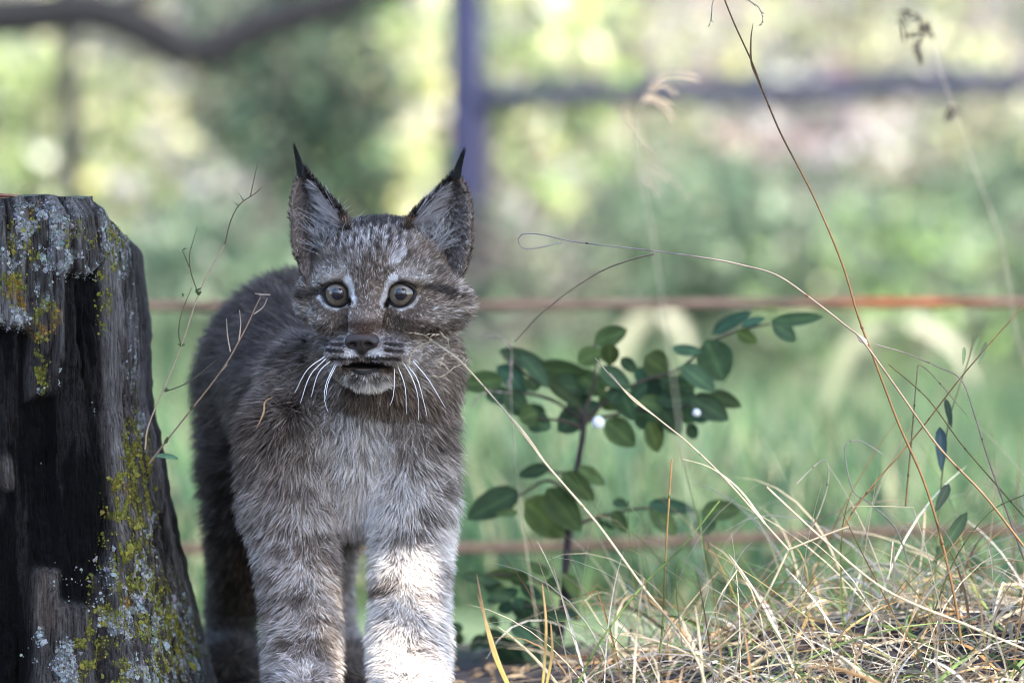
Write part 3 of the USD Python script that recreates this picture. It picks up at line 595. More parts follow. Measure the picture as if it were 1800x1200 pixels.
disp = disp - gouge + .0042 * (fbm(P0 * [150, 150, 80], 4, 79) - .5) * (1 + char)
SP_ = stump_point(TH, T01, disp)
wood = np.array([.068, .062, .058]) * (1 + 1.6 * fib + .9 * broad)[..., None]
wood = lerp(wood, np.array([.145, .137, .132]) * (1 + 1.2 * fib)[..., None], smoothstep(.52, .62, n2(arc * 90, z * 10, 3, 68)) * .7)
wood = lerp(wood, [.03, .027, .027], np.clip(crack * 1.6 + (gouge > .002) * .8, 0, 1))
warm = np.maximum(box2(-20, 24, 785, 860, 14), box2(60, 112, 990, 1110, 14)); wood = lerp(wood, [.10, .075, .06], warm * .45)

def field(lst):
    w = np.zeros(TH.shape)
    for x, y, rx, ry, k in lst: w = np.maximum(w, k * smoothstep(1.25, .45, np.hypot((UVs[..., 0] - x) / rx, (UVs[..., 1] - y) / ry)))
    return w
YEL = [(236, 790, 26, 55, 1), (206, 870, 24, 45, 1), (195, 930, 22, 60, 1), (215, 985, 45, 50, .8), (182, 1030, 26, 60, .9), (160, 1120, 34, 40, .9), (165, 1185, 30, 40, .9), (235, 1060, 80, 80, .7), (290, 1130, 70, 70, .75), (240, 900, 40, 80, .6), (250, 1180, 80, 40, .5), (80, 640, 16, 60, .8), (82, 560, 22, 40, .5), (20, 500, 30, 40, .4), (186, 530, 8, 60, .5), (200, 420, 20, 60, .35), (215, 380, 14, 40, .3), (255, 830, 12, 50, .8), (140, 420, 30, 40, .25), (40, 420, 40, 50, .3), (235, 690, 6, 60, .3)]
GRY = [(70, 395, 70, 40, .9), (110, 440, 40, 50, .8), (20, 420, 30, 60, .6), (150, 480, 34, 22, .9), (85, 480, 22, 70, .7), (25, 560, 30, 26, .7), (185, 400, 10, 60, .5), (215, 420, 14, 70, .45), (262, 920, 16, 26, 1), (250, 1000, 26, 40, .8), (240, 1050, 30, 40, 1), (215, 1100, 40, 30, .7), (300, 1100, 40, 60, .7), (265, 1180, 50, 40, .9), (120, 1170, 30, 50, .8), (60, 1130, 20, 40, .5), (340, 1160, 30, 50, .6), (245, 760, 10, 40, .5), (176, 720, 4, 30, .8), (75, 700, 10, 60, .4), (115, 660, 6, 60, .3), (90, 840, 10, 100, .18), (160, 1010, 60, 60, .25), (230, 640, 10, 130, .25)]
ORA = [(28, 505, 20, 24, .9), (45, 530, 16, 20, .8), (70, 580, 18, 20, .6), (215, 862, 20, 20, .5), (222, 1060, 14, 20, .6), (100, 560, 18, 24, .4), (30, 585, 26, 16, .5), (60, 370, 40, 14, .3)]
for lst_, c_, sd_ in ((YEL, (.15, .14, .03), 80), (GRY, (.21, .22, .215), 81), (ORA, (.22, .13, .03), 82)):
    w_ = field(lst_) * smoothstep(.48, .60, n2(arc * 190, z * 130, 4, sd_)) * (1 - .95 * char); col_ = np.array(c_); wood = lerp(wood, col_ * (.7 + .7 * n2(arc * 500, z * 500, 2, sd_))[..., None], w_ * .8)
col = lerp(wood, np.array([.0035, .0035, .004]) * (.6 + .9 * n2(arc * 60, z * 18, 3, 78)[..., None]), np.clip(char * 1.3, 0, 1))
streak = smoothstep(.60, .68, n2(arc * 150, z * 9, 3, 69)) * char; col = lerp(col, [.022, .02, .019], streak * .7)
col = np.clip(col, .004, .8)
nT, nZ = TH.shape
i, j = np.meshgrid(np.arange(nT), np.arange(nZ - 1), indexing='ij'); i2 = (i + 1) % nT
a, b, c, d = (x.ravel() for x in (i * nZ + j, i2 * nZ + j, i2 * nZ + j + 1, i * nZ + j + 1))
Fs = np.vstack([np.stack([a, b, c], 1), np.stack([a, c, d], 1)])
M_stump = usdkit.material(stage, '/World/Looks/weathered_wood', {
    'a': ('attribute', {'attribute': 'tint'}), 'tc': ('texture_coordinate', {}), 'mp': ('mapping', {'scale': (1.0, 1.0, .07)}),
    'n': ('noise_texture', {'scale': 620, 'detail': 6, 'roughness': .65}), 'r': ('rgb_ramp', {'ramp': [(.36, (.30, .29, .28)), (.47, (.85, .85, .85)), (.68, (1.75, 1.75, 1.78))]}),
    'n2': ('noise_texture', {'scale': 900, 'detail': 5, 'roughness': .6}), 'm': ('mix', {'mix_type': 'multiply', 'fac': 1.0}), 'ad': ('math', {'math_type': 'add'}),
    'b': ('bump', {'strength': 1.0, 'distance': .0028}), 'p': ('principled_bsdf', {'roughness': .9, 'specular_ior_level': .08})},
    [('tc.object', 'mp.vector'), ('mp.vector', 'n.vector'), ('n.fac', 'r.fac'), ('a.color', 'm.color1'), ('r.color', 'm.color2'), ('m.color', 'p.base_color'), ('tc.object', 'n2.vector'), ('n.fac', 'ad.value1'), ('n2.fac', 'ad.value2'), ('ad.value', 'b.height'), ('b.normal', 'p.normal')], surface='p.BSDF')
stump = thing('tree_stump', 'weathered grey stump, charred black in front and patched with yellow lichen', 'stump', (AXY[0], AXY[1], 0))
put('trunk', (SP_.reshape(-1, 3), Fs, col.reshape(-1, 3)), M_stump, stump)
rim = SP_[:, -1]; ctr = np.array([AXY[0], AXY[1], rim[:, 2].mean() + .004]); rings = np.linspace(0, 1, 26)
TV = rim[None] * (1 - rings[:, None, None]) + ctr * rings[:, None, None]
TV[..., 2] += .006 * (fbm(TV * [60, 60, 0], 4, 72) - .42) * np.sin(np.pi * np.clip(rings * 3, 0, .5))[:, None]
i, j = np.meshgrid(np.arange(25), np.arange(nT), indexing='ij'); j2 = (j + 1) % nT; a, b, c, d = (x.ravel() for x in (i * nT + j, i * nT + j2, (i + 1) * nT + j2, (i + 1) * nT + j))
put('cut_top', (TV.reshape(-1, 3), np.vstack([np.stack([a, b, c], 1), np.stack([a, c, d], 1)]), np.tile([.15, .15, .12], (TV.shape[0] * nT, 1)) * (.6 + .8 * fbm(TV.reshape(-1, 3) * 90, 3, 73))[:, None]), M_stump, stump)
Ns = trimesh.Trimesh(SP_.reshape(-1, 3), Fs, process=False).vertex_normals.reshape(nT, nZ, 3)
r = np.random.default_rng(17)
M_lichen = tinted('lichen', .95, .1, 900, .3)
for nm, lst, c0, N, lab in (('yellow_lichen', YEL, (.15, .15, .032), 19000, 'bright yellow green lichen crust'), ('grey_lichen', GRY, (.22, .235, .235), 17000, 'pale grey blue lichen crust'), ('orange_lichen', ORA, (.20, .125, .03), 350, 'orange lichen crust')):
    w = field(lst) * smoothstep(.44, .58, n2(arc * 190, z * 130, 4, {'y': 80, 'g': 81, 'o': 82}[nm[0]])) * (1 - .93 * char) * (TH > -.3)
    cell = np.gradient(TH, axis=0); p = (w * cell).ravel(); p /= p.sum(); ids = r.choice(p.size, N, p=p)
    C0, Nn = SP_.reshape(-1, 3)[ids], Ns.reshape(-1, 3)[ids]
    k = 6; aa = np.arange(k) * 2 * np.pi / k
    size = r.lognormal(math.log(.00062), .5, N)[:, None]; t1 = np.cross(Nn, [0, 0, 1.0]) ; t1 /= np.linalg.norm(t1, axis=1, keepdims=True) + 1e-9; t2 = np.cross(Nn, t1)
    rad = size * r.uniform(.55, 1.25, (N, k)); Nn2 = Nn + r.normal(0, .35, Nn.shape)
    ringv = C0[:, None] + rad[..., None] * (np.cos(aa)[None, :, None] * t1[:, None] + np.sin(aa)[None, :, None] * t2[:, None]) + Nn[:, None] * (.0003 + .0007 * r.random((N, k)))[..., None]
    mid = C0 + Nn2 * size * .55
    Vv = np.concatenate([ringv, mid[:, None]], 1).reshape(-1, 3); o = (np.arange(N) * (k + 1))[:, None]; ff = np.concatenate([np.stack([o[:, 0] + q, o[:, 0] + (q + 1) % k, o[:, 0] + k], 1) for q in range(k)])
    cc = np.clip(np.asarray(c0) * r.uniform(.5, 1.35, (N, 1)) * (1 + r.normal(0, .08, (N, 3))), .01, .8)
    put(nm, (Vv, ff, np.repeat(cc, k + 1, 0)), M_lichen, stump, smooth=False, label=lab, kind='stuff')
chip = thing('bark_chip', 'small rusty red bark chip lying on top of the stump', 'bark chip', at(8, 352, 4.27))
Pq = np.array([[x, y, zq] for x in np.linspace(-.009, .011, 9) for y in np.linspace(-.006, .006, 5) for zq in (0,)], float); Pq[:, 2] = .002 + .0022 * np.cos(Pq[:, 1] * 200) * np.cos(Pq[:, 0] * 110) + .001 * noise(Pq * 400, 3)
g = np.arange(45).reshape(9, 5); a, b, c, d = g[:-1, :-1].ravel(), g[1:, :-1].ravel(), g[1:, 1:].ravel(), g[:-1, 1:].ravel()
tp = Pq + at(8, 351, 4.25); bt = tp - [0, 0, .0016]
Vc = np.vstack([tp, bt]); Fc = np.vstack([np.stack([a, b, c], 1), np.stack([a, c, d], 1), np.stack([a, c, b], 1) + 45, np.stack([a, d, c], 1) + 45])
put('chip', (Vc, Fc, np.tile([.22, .085, .05], (90, 1))), M_bark, chip)

# ------------------------------------------------------------------ shrub, forbs and grass
def leaf_mesh(base, tip, width, facing, c, mb=None, fold=.18, droop=.12, ns=9, nw=4, pointy=1.0):
    """An oval leaf from base to tip with a folded midrib."""
    mb = mb or MB(); base, tip = np.asarray(base, float), np.asarray(tip, float); D = tip - base; L = np.linalg.norm(D); D = D / L
    facing = np.asarray(facing, float); Sd = np.cross(D, facing); Sd /= np.linalg.norm(Sd) + 1e-9; Nn = np.cross(Sd, D)
    t = np.linspace(0, 1, ns); w = width / 2 * np.sin(np.pi * t ** .85) ** .62 * (1 - .12 * t * pointy); w[0] = width * .03; w[-1] = width * .01
    u = np.linspace(-1, 1, 2 * nw + 1)
    V = base + D * (t * L)[:, None, None] + Sd * (w[:, None] * u[None])[..., None] + Nn * (fold * w[:, None] * np.abs(u)[None] ** 1.3 - droop * L * (t ** 2)[:, None] - .06 * w[:, None] * np.cos(u * 9)[None] * (np.abs(u)[None] > .1))[..., None]
    n, m = V.shape[:2]; i, j = np.meshgrid(np.arange(n - 1), np.arange(m - 1), indexing='ij'); a = (i * m + j).ravel(); F = np.vstack([np.stack([a, a + m, a + m + 1], 1), np.stack([a, a + m + 1, a + 1], 1)])
    c = np.asarray(c, float); C = c[None, None] * (1 + .55 * np.exp(-(u / .12) ** 2)[None, :, None] * np.array([1, 1, .8])) * np.ones((n, m, 1))
    return mb.add(V.reshape(-1, 3), F, C.reshape(-1, 3))
r = np.random.default_rng(23)
DS = 4.64
def cp(x, y): return 780 + x * .55, 520 + y * .55
shrub = thing('snowberry_shrub', 'dark leafy snowberry shrub with two white berries standing behind the lynx', 'shrub', (*at(982, 1130, DS)[:2], 0))
stem = spline(path([cp(*p) for p in [(352, 1180), (370, 1080), (382, 1000), (388, 900), (398, 780), (412, 680), (425, 560), (445, 440), (446, 370)]], DS), 40)
put('stem', MB().tube(stem, np.linspace(.0042, .0022, 40), (.05, .04, .042), 8), M_bark, shrub)
for br in ([(402, 740), (480, 710), (560, 690), (650, 678), (820, 688)], [(412, 640), (330, 590), (240, 640)], [(446, 400), (540, 320), (640, 270), (750, 235), (850, 150), (960, 105), (1045, 90)], [(446, 380), (380, 310), (290, 270), (185, 182)], [(446, 390), (480, 280), (490, 200), (482, 150)],
           [(446, 400), (340, 330), (200, 300), (60, 268)], [(446, 400), (600, 370), (740, 360), (850, 330)], [(425, 560), (380, 565), (300, 555)], [(425, 560), (470, 570), (500, 590)], [(384, 960), (300, 910), (200, 890), (70, 895)], [(380, 1010), (300, 990), (220, 990)], [(384, 930), (400, 960), (425, 1020)], [(440, 420), (380, 398), (300, 392)]):
    P = spline(path([cp(*p) for p in br], (DS, DS + r.uniform(-.03, .03))), 24)
    put('branch', MB().tube(P, np.linspace(.0016, .0008, 24), (.075, .06, .045), 6), M_bark, shrub)
LV = [(482, 150, 578, 112, 56), (530, 152, 532, 216, 50), (428, 215, 505, 178, 62), (858, 122, 972, 54, 44), (955, 98, 1022, 70, 38), (935, 112, 997, 146, 38), (1045, 82, 1200, 68, 36), (1048, 86, 1122, 136, 54), (838, 140, 892, 262, 98), (728, 168, 818, 178, 30),
      (640, 195, 716, 245, 78), (758, 222, 858, 296, 66), (178, 175, 335, 232, 48), (296, 228, 445, 246, 58), (192, 268, 58, 284, 58), (170, 225, 262, 300, 70), (190, 310, 262, 372, 66), (330, 268, 432, 342, 60), (628, 300, 734, 304, 72), (788, 325, 902, 388, 66),
      (848, 312, 943, 350, 44), (365, 432, 490, 345, 86), (520, 395, 602, 474, 70), (600, 372, 690, 392, 78), (652, 402, 686, 490, 70), (778, 412, 806, 452, 38), (560, 300, 604, 392, 60), (420, 245, 510, 310, 62), (566, 198, 612, 240, 34), (718, 330, 796, 400, 62), (698, 365, 752, 436, 50),
      (340, 548, 246, 572, 40), (428, 548, 510, 598, 42), (378, 565, 474, 646, 58), (242, 625, 88, 704, 82), (240, 690, 172, 696, 24), (258, 655, 380, 758, 104), (330, 615, 428, 738, 84), (538, 655, 588, 672, 34), (540, 685, 580, 748, 40), (655, 662, 792, 682, 40), (658, 672, 738, 756, 60),
      (822, 688, 940, 684, 56), (822, 692, 842, 760, 66), (490, 712, 542, 742, 24), (60, 893, 162, 914, 34), (240, 897, 148, 884, 34), (340, 892, 270, 855, 32), (240, 940, 146, 974, 36), (245, 925, 312, 964, 36), (225, 985, 178, 1005, 34), (222, 978, 292, 1030, 56), (328, 905, 362, 928, 26), (380, 885, 428, 958, 44),
      (380, 985, 432, 1034, 40), (300, 1000, 352, 1070, 50), (130, 1075, 205, 1112, 46), (215, 1045, 292, 1095, 54), (165, 1100, 255, 1172, 72), (280, 1060, 345, 1135, 60), (60, 1070, 20, 1050, 30), (60, 1080, 30, 1105, 34), (250, 1110, 330, 1180, 70), (500, 230, 590, 290, 52), (610, 230, 660, 300, 44), (460, 300, 400, 350, 50), (250, 190, 330, 280, 54), (700, 260, 770, 330, 56)]
g_ = np.random.default_rng(29)
for k in range(22):
    cx_, cy_ = g_.uniform(180, 820), g_.uniform(230, 400); a_ = g_.uniform(0, 6.28); l_ = g_.uniform(60, 105); LV.append((cx_, cy_, cx_ + l_ * math.cos(a_), cy_ + l_ * .7 * math.sin(a_), g_.uniform(40, 66)))
for k in range(16):
    cx_, cy_ = g_.uniform(90, 420), g_.uniform(880, 1130); a_ = g_.uniform(0, 6.28); l_ = g_.uniform(40, 80); LV.append((cx_, cy_, cx_ + l_ * math.cos(a_), cy_ + l_ * .7 * math.sin(a_), g_.uniform(28, 46)))
for x0, y0, x1, y1, w in LV:
    d0 = DS + r.uniform(-.035, .03); A, Bp = at(*cp(x0, y0), d0), at(*cp(x1 + .10 * (x1 - x0), y1 + .10 * (y1 - y0)), d0 + r.uniform(-.012, .012))
    f = np.array([r.normal(0, .3), -1, r.normal(.35, .3)])
    TONE = np.array([[1, 1, 1], [1.25, 1.1, .8], [.8, .95, 1.1], [1.6, 1.35, .8]])[r.choice(4, p=[.5, .2, .2, .1])]
    put('leaf', leaf_mesh(A, Bp, w * .55 * .000464 * 1.32, f, np.array([.042, .074, .035]) * r.uniform(.65, 1.5) * TONE, droop=r.uniform(-.02, .08)), M_leaf, shrub)
M_berry = tinted('berry', .45, .4)
for x, y, rr in ((494, 405, 19), (808, 374, 12)):
    m = trimesh.creation.icosphere(3, rr * .55 * .000464); v = m.vertices * [1, 1, 1.06]; v[:, 2] -= .0012 * np.exp(-(np.hypot(v[:, 0], v[:, 1]) / .0016) ** 2) * (v[:, 2] < 0) * -1
    put('berry', (v + at(*cp(x, y), DS - .07), m.faces, np.full((len(v), 3), .82)), M_berry, shrub)

GREEN, STRAW, BROWN, PALE = np.array([.085, .125, .035]), np.array([.44, .37, .26]), np.array([.24, .135, .055]), np.array([.50, .46, .40])
def stalk(name, label, cat, pts, d, r0, r1, c0, c1, parts=(), n=60, group=None):
    P = spline(path(pts, d), n); low = P[np.argmin(P[:, 2])]; t = thing(name, label, cat, (low[0], low[1], low[2]), group)
    rr = np.linspace(r0, r1, n); c = lerp(np.tile(c0, (n, 1)), np.tile(c1, (n, 1)), np.linspace(0, 1, n)) * (1 + .18 * np.sin(np.arange(n) * .7)[:, None] * r.uniform(.3, 1))
    put('stem', MB().tube(P, rr, c, 7), M_straw, t)
    for k in np.linspace(.15, .8, 3): 
        q = P[int(k * n)]; tt = P[int(k * n) + 1] - q; tt /= np.linalg.norm(tt); R = np.interp(k, [0, 1], [r0, r1]) * 1.4
        put('node', MB().tube(np.array([q - tt * R * 1.3, q - tt * R * .4, q + tt * R * .4, q + tt * R * 1.3]), [R * .7, R, R, R * .7], np.asarray(c0) * .6, 7), M_straw, t)
    return t
def blade(name, t, pts, d, w, c0, c1, n=30, side=(1, .2, 0)):
    P = spline(path(pts, d), n); ww = w * np.sin(np.pi * np.linspace(.12, .995, n)) ** .6
    put(name, MB().ribbon(P, ww, np.array(side), lerp(np.tile(c0, (n, 1)), np.tile(c1, (n, 1)), np.linspace(0, 1, n))), M_straw, t)
def spikelets(t, pts, d, c, n=14, size=.0022, spread=.5, name='seed_head', branch=True):
    """A drooping head of small pointed husks along a fine branch."""
    P = spline(path(pts, d), 40); mb = MB(); mb.tube(P, np.linspace(.00035, .0002, 40), np.asarray(c) * .8, 5)
    for k in range(n):
        q = P[int((k + .5) / n * 39)]; T = P[min(39, int((k + .5) / n * 39) + 1)] - P[int((k + .5) / n * 39)]; T /= np.linalg.norm(T) + 1e-9
        D = T + r.normal(0, spread, 3) * [1, .6, 1]; D /= np.linalg.norm(D); L = size * r.uniform(1.3, 2.6)
        s = np.linspace(0, 1, 5); mb.tube(q + D * (s * L)[:, None] + np.array([0, 0, -.15 * L]) * (s ** 2)[:, None], size * .32 * np.array([.3, 1, .9, .5, .08]), np.asarray(c) * r.uniform(.7, 1.2), 5)
    put(name, mb, M_straw, t)
# tall hero stalks
t = stalk('grass_stalk', 'tall thin brown stalk crossing the picture from top edge down to the grass', 'grass stalk', [(1690, 1130), (1680, 1060), (1665, 990), (1645, 910), (1620, 835), (1580, 745), (1540, 640), (1510, 560), (1480, 462), (1430, 345), (1375, 240), (1345, 170), (1322, 110), (1290, 40), (1262, -30)], 4.2, .0011, .0006, BROWN * .75, BROWN * .5, n=90)
blade('leaf', t, [(1345, 172), (1332, 140), (1321, 110), (1320, 70), (1324, 40)], 4.2, .0016, BROWN * .6, BROWN * .4)
spikelets(t, [(1300, -20), (1318, 2), (1332, 12), (1340, 30), (1338, 46)], 4.19, (.20, .18, .15), 12, .0016)
spikelets(t, [(1258, -15), (1252, 10), (1250, 30), (1247, 46)], 4.2, (.25, .23, .2), 9, .0014)
t = stalk('grass_stalk', 'pale grey arching stalk that ends in a loop beside the lynx ear', 'grass stalk', [(1800, 960), (1730, 870), (1650, 785), (1575, 680), (1516, 598), (1490, 575), (1430, 528), (1366, 484), (1300, 465), (1250, 455), (1150, 441), (1060, 431), (1000, 423), (950, 412), (918, 412), (911, 424), (922, 437), (955, 434), (990, 425)], (4.16, 4.25), .0010, .0004, BROWN * .8, [.30, .28, .27], n=110)
P = [(1150, 446), (1110, 456), (1060, 475), (1000, 512), (945, 557), (905, 600)]
pp = spline(path(P, (4.23, 4.38)), 40); put('side_stem', MB().tube(pp, np.linspace(.0007, .0004, 40), (.26, .20, .13), 6), M_straw, t)
put('node', MB().tube(path([(1508, 590), (1514, 597), (1520, 600), (1524, 606)], 4.2), [.0012, .0022, .0022, .001], (.5, .45, .4), 7), M_straw, t)
t = stalk('grass_stalk', 'bright straw stalk leaning left with its seed head at the lynx chin', 'grass stalk', [(1245, 1215), (1215, 1140), (1130, 1030), (1050, 920), (960, 815), (890, 725), (820, 645), (798, 625), (780, 612), (755, 597)], (4.05, 4.13), .00095, .0005, STRAW * .95, STRAW * 1.15, n=80)
for h in ([(762, 600), (748, 590), (735, 586), (722, 585)], [(790, 612), (786, 596), (775, 588), (752, 586)], [(760, 598), (735, 610), (722, 622), (716, 645)], [(812, 640), (795, 648), (780, 660), (764, 662)], [(800, 626), (784, 622), (776, 635), (786, 647)], [(815, 645), (818, 632), (806, 625), (792, 620)]):
    spikelets(t, h, 4.12, STRAW * 1.0, 7, .0019, .3)
blade('leaf', t, [(960, 815), (935, 778), (912, 748), (895, 728)], 4.09, .0013, STRAW, STRAW * 1.2)
t = stalk('grass_stalk', 'golden bent stalk leaning left across the shrub with split tip', 'grass stalk', [(1386, 966), (1340, 915), (1290, 858), (1250, 816), (1200, 770), (1150, 730), (1090, 678), (1046, 629)], (4.1, 4.16), .0008, .0005, STRAW * .9, STRAW * .75)
pp = spline(path([(1386, 966), (1350, 1040), (1310, 1110), (1290, 1190)], 4.1), 24); put('stem', MB().tube(pp, .0008, STRAW * .9, 6), M_straw, t)
pp = spline(path([(1386, 966), (1440, 944), (1492, 925)], 4.1), 16); put('stem', MB().tube(pp, np.linspace(.0008, .0005, 16), STRAW * .8, 6), M_straw, t)
pp = spline(path([(1345, 920), (1300, 860), (1250, 822), (1200, 806)], (4.1, 4.13)), 20); put('leaf', MB().ribbon(pp, .0016 * np.linspace(1, .3, 20), np.array([1, .2, 0]), STRAW), M_straw, t)
pp = spline(path([(1150, 730), (1110, 700), (1072, 655)], 4.14), 16); put('leaf', MB().ribbon(pp, .001, np.array([1, .2, 0]), STRAW * .7), M_straw, t)
for lab, pts, d, c0, c1 in (('straight brown green stem standing upright before the shrub', [(1160, 1150), (1166, 1080), (1171, 960), (1181, 806)], 4.12, GREEN, BROWN),
                            ('thick green stem leaning right across the bank crest beside the shrub', [(1010, 1215), (1050, 1135), (1120, 1040), (1200, 960), (1265, 880)], 4.10, GREEN * 1.6, GREEN * 1.2),
                            ('long bright straw stem falling right from a folded tip', [(1800, 1140), (1700, 1098), (1560, 1038), (1450, 950), (1348, 856)], 4.08, STRAW * 1.1, STRAW)):
    stalk('grass_culm', lab, 'grass stem', pts, d, .0009, .0007, c0, c1)
for lab, pts, d in (('pair of yellow dry blades rising beside the lynx paw', [[(905, 1230), (885, 1190), (865, 1140), (850, 1075), (838, 1008)], [(908, 1230), (880, 1170), (860, 1110), (838, 1040)]], 4.08), ('single yellow blade with brown tip, second from the lynx paw', [[(950, 1235), (956, 1180), (960, 1100), (955, 1040), (953, 1024)], [(955, 1230), (970, 1150), (968, 1090)]], 4.1)):
    t = thing('grass_tuft', lab, 'grass', at(900, 1230, d))
    for q in pts: blade('blade', t, q, d, .0021, np.array([.34, .29, .07]), np.array([.30, .17, .10]))
# ghost stalks, out of focus
t = stalk('oat_stalk', 'pale blurred stalk with nodding straw seed head above the shrub', 'grass stalk', [(1250, 1080), (1215, 900), (1188, 700), (1168, 560), (1145, 400), (1125, 300), (1120, 220), (1138, 160), (1170, 135)], 3.5, .00034, .00026, [.26, .28, .24], [.30, .27, .23])
for h in ([(1138, 160), (1160, 138), (1190, 132), (1228, 138)], [(1140, 165), (1155, 152), (1170, 152), (1182, 162)], [(1128, 180), (1145, 178), (1165, 188), (1180, 205)], [(1128, 185), (1140, 172), (1160, 176), (1172, 182)]): spikelets(t, h, 3.5, (.42, .34, .25), 9, .0028, .15)
for h in ([(1118, 230), (1128, 250), (1148, 272)], [(1135, 290), (1180, 315), (1215, 350)], [(1115, 225), (1100, 205), (1098, 190)], [(1130, 310), (1150, 330), (1158, 340)]): spikelets(t, h, 3.5, (.33, .26, .22), 4, .0022, .2)
t = stalk('oat_stalk', 'grey blurred stalk with dark seed head at the far right', 'grass stalk', [(1830, 700), (1790, 600), (1765, 450), (1745, 380), (1700, 260), (1672, 180), (1655, 130), (1640, 70)], 3.6, .00034, .00028, [.26, .24, .2], [.40, .36, .30])
for h in ([(1640, 70), (1620, 45), (1600, 20), (1588, 30), (1586, 68)], [(1640, 60), (1625, 45), (1618, 60), (1604, 62)], [(1620, 70), (1612, 80), (1616, 98)], [(1668, 185), (1672, 190), (1671, 196)]): spikelets(t, h  , 3.62, (.05, .042, .03), 20, .0032, .4)
t = stalk('oat_stalk', 'small blurred seed stalk nodding beside the lynx neck', 'grass stalk', [(960, 1190), (930, 1000), (905, 800), (898, 680), (900, 620), (885, 595), (862, 590)], 3.86, .0003, .0003, [.3, .27, .2], [.3, .24, .2])
for h in ([(898, 612), (880, 592), (855, 592)], [(900, 620), (898, 650), (895, 680)], [(902, 690), (850, 690), (830, 712)]): spikelets(t, h, 3.86, (.34, .27, .23), 6, .0022, .2)
# right-hand tangle of thin stems
for k, (lab, pts, c0, c1, d) in enumerate((('thin brown stem slanting up to the right edge', [(1480, 930), (1520, 870), (1610, 765), (1700, 650), (1810, 525)], BROWN * .7, BROWN * .5, 4.24),
        ('dark brown stem with crooked top falling towards the right edge', [(1810, 1010), (1770, 900), (1735, 800), (1715, 735), (1690, 668), (1650, 645), (1590, 620), (1538, 605)], [.16, .10, .08], [.22, .19, .17], 4.22),
        ('green stem falling from the node of the arching stalk', [(1815, 925), (1750, 850), (1690, 780), (1630, 700), (1562, 640)], GREEN * .8, BROWN * .6, 4.24),
        ('kinked olive stem hanging down below the arching stalk', [(1592, 890), (1598, 820), (1605, 740), (1612, 660), (1616, 642), (1640, 660), (1700, 730)], BROWN * .5, [.16, .17, .1], 4.25),
        ('dark olive stem from the grass up to right corner', [(1640, 1080), (1680, 980), (1740, 900), (1810, 865)], GREEN * .4, GREEN * .5, 4.2),
        ('hooked grey stem curling over above the bank', [(1600, 1000), (1575, 930), (1530, 885), (1500, 862), (1485, 800), (1490, 778), (1515, 776), (1552, 798)], [.20, .17, .15], [.28, .25, .23], 4.3),
        ('grey bent stem with sharp elbow above the bank', [(1420, 940), (1440, 900), (1455, 850), (1454, 815), (1440, 812), (1400, 850)], [.16, .14, .11], [.3, .28, .25], 4.3))):
    stalk('grass_culm', lab, 'grass stem', pts, d, .0007, .0004, c0, c1)
herb = thing('willow_herb', 'upright herb with drooping blue green lance leaves at the right', 'plant', at(1640, 1080, 4.36))
put('stem', MB().tube(spline(path([(1640, 1085), (1648, 960), (1655, 850), (1668, 740), (1700, 640), (1712, 590)], 4.36), 40), np.linspace(.0009, .0005, 40), (.10, .12, .06), 6), M_straw, herb)
for x0, y0, x1, y1, w, c in ((1652, 750, 1657, 826, 26, (.03, .055, .065)), (1662, 700, 1674, 750, 15, (.025, .045, .03)), (1668, 850, 1645, 898, 22, (.02, .035, .025)), (1700, 900, 1642, 990, 28, (.03, .055, .03)), (1694, 610, 1694, 640, 8, (.08, .12, .06)), (1722, 590, 1712, 615, 8, (.08, .12, .06)), (1735, 600, 1720, 640, 9, (.06, .1, .06))):
    put('leaf', leaf_mesh(at(x0, y0, 4.36), at(x1, y1, 4.35), w * .00043, (.2, -1, .3), c, pointy=3), M_leaf, herb)
# the thin dead forb between stump and lynx
t = thing('dead_forb', 'thin dry branching twig with tiny green buds beside the stump', 'twig', at(262, 760, 4.17))
def twig(pts, r0, r1, c, d=4.17): put('stem', MB().tube(spline(path(pts, d), max(8, 8 * len(pts))), np.linspace(r0, r1, max(8, 8 * len(pts))), c, 6), M_straw, t)
twig([(255, 790), (262, 745), (300, 655), (325, 590), (348, 520), (372, 470), (395, 430)], .0006, .0005, (.38, .29, .20)); twig([(395, 430), (405, 390), (417, 365), (430, 352), (445, 343), (459, 331)], .0005, .0004, (.12, .085, .05))
for p in ([(440, 346), (446, 318), (453, 287)], [(347, 512), (336, 480), (333, 450), (340, 422), (347, 398)], [(333, 470), (325, 450), (321, 440), (330, 437)], [(318, 608), (314, 582), (320, 548), (337, 505)], [(290, 688), (318, 678), (345, 662), (380, 632)], [(420, 362), (411, 355)], [(428, 352), (420, 340)]): twig(p, .00045, .0002, (.085, .07, .04))
for x, y, s in ((350, 518, 7), (345, 512, 5), (322, 440, 4), (322, 522, 5), (319, 608, 5), (289, 687, 6), (335, 436, 3)):
    for k in range(2): put('bud', leaf_mesh(at(x, y, 4.17), at(x + r.uniform(-s, s) * 1.6, y - s * r.uniform(.2, 1.6), 4.165), s * .0004, (r.normal(0, .4), -1, .4), (.05, .085, .035), ns=5, nw=1), M_leaf, t)
t = thing('dead_forb', 'dry brown twig with forked pale tips crossing the lynx flank', 'twig', at(268, 805, 4.13))
twig([(262, 815), (290, 778), (320, 740), (390, 650), (425, 590), (440, 560), (450, 538), (458, 522)], .0007, .00045, (.22, .15, .10), 4.13)
for p in ([(455, 518), (475, 518), (448, 516)], [(446, 552), (462, 540), (470, 524)], [(405, 618), (400, 590), (398, 560)], [(420, 598), (423, 570), (421, 545)], [(388, 653), (400, 640)]): twig(p, .0005, .0003, (.34, .27, .21), 4.13)
for x, y in ((290, 780), (335, 722)): put('bud', leaf_mesh(at(x, y, 4.13), at(x + 5, y - 12, 4.125), .003, (.3, -1, .4), (.06, .06, .035), ns=5, nw=1), M_leaf, t)
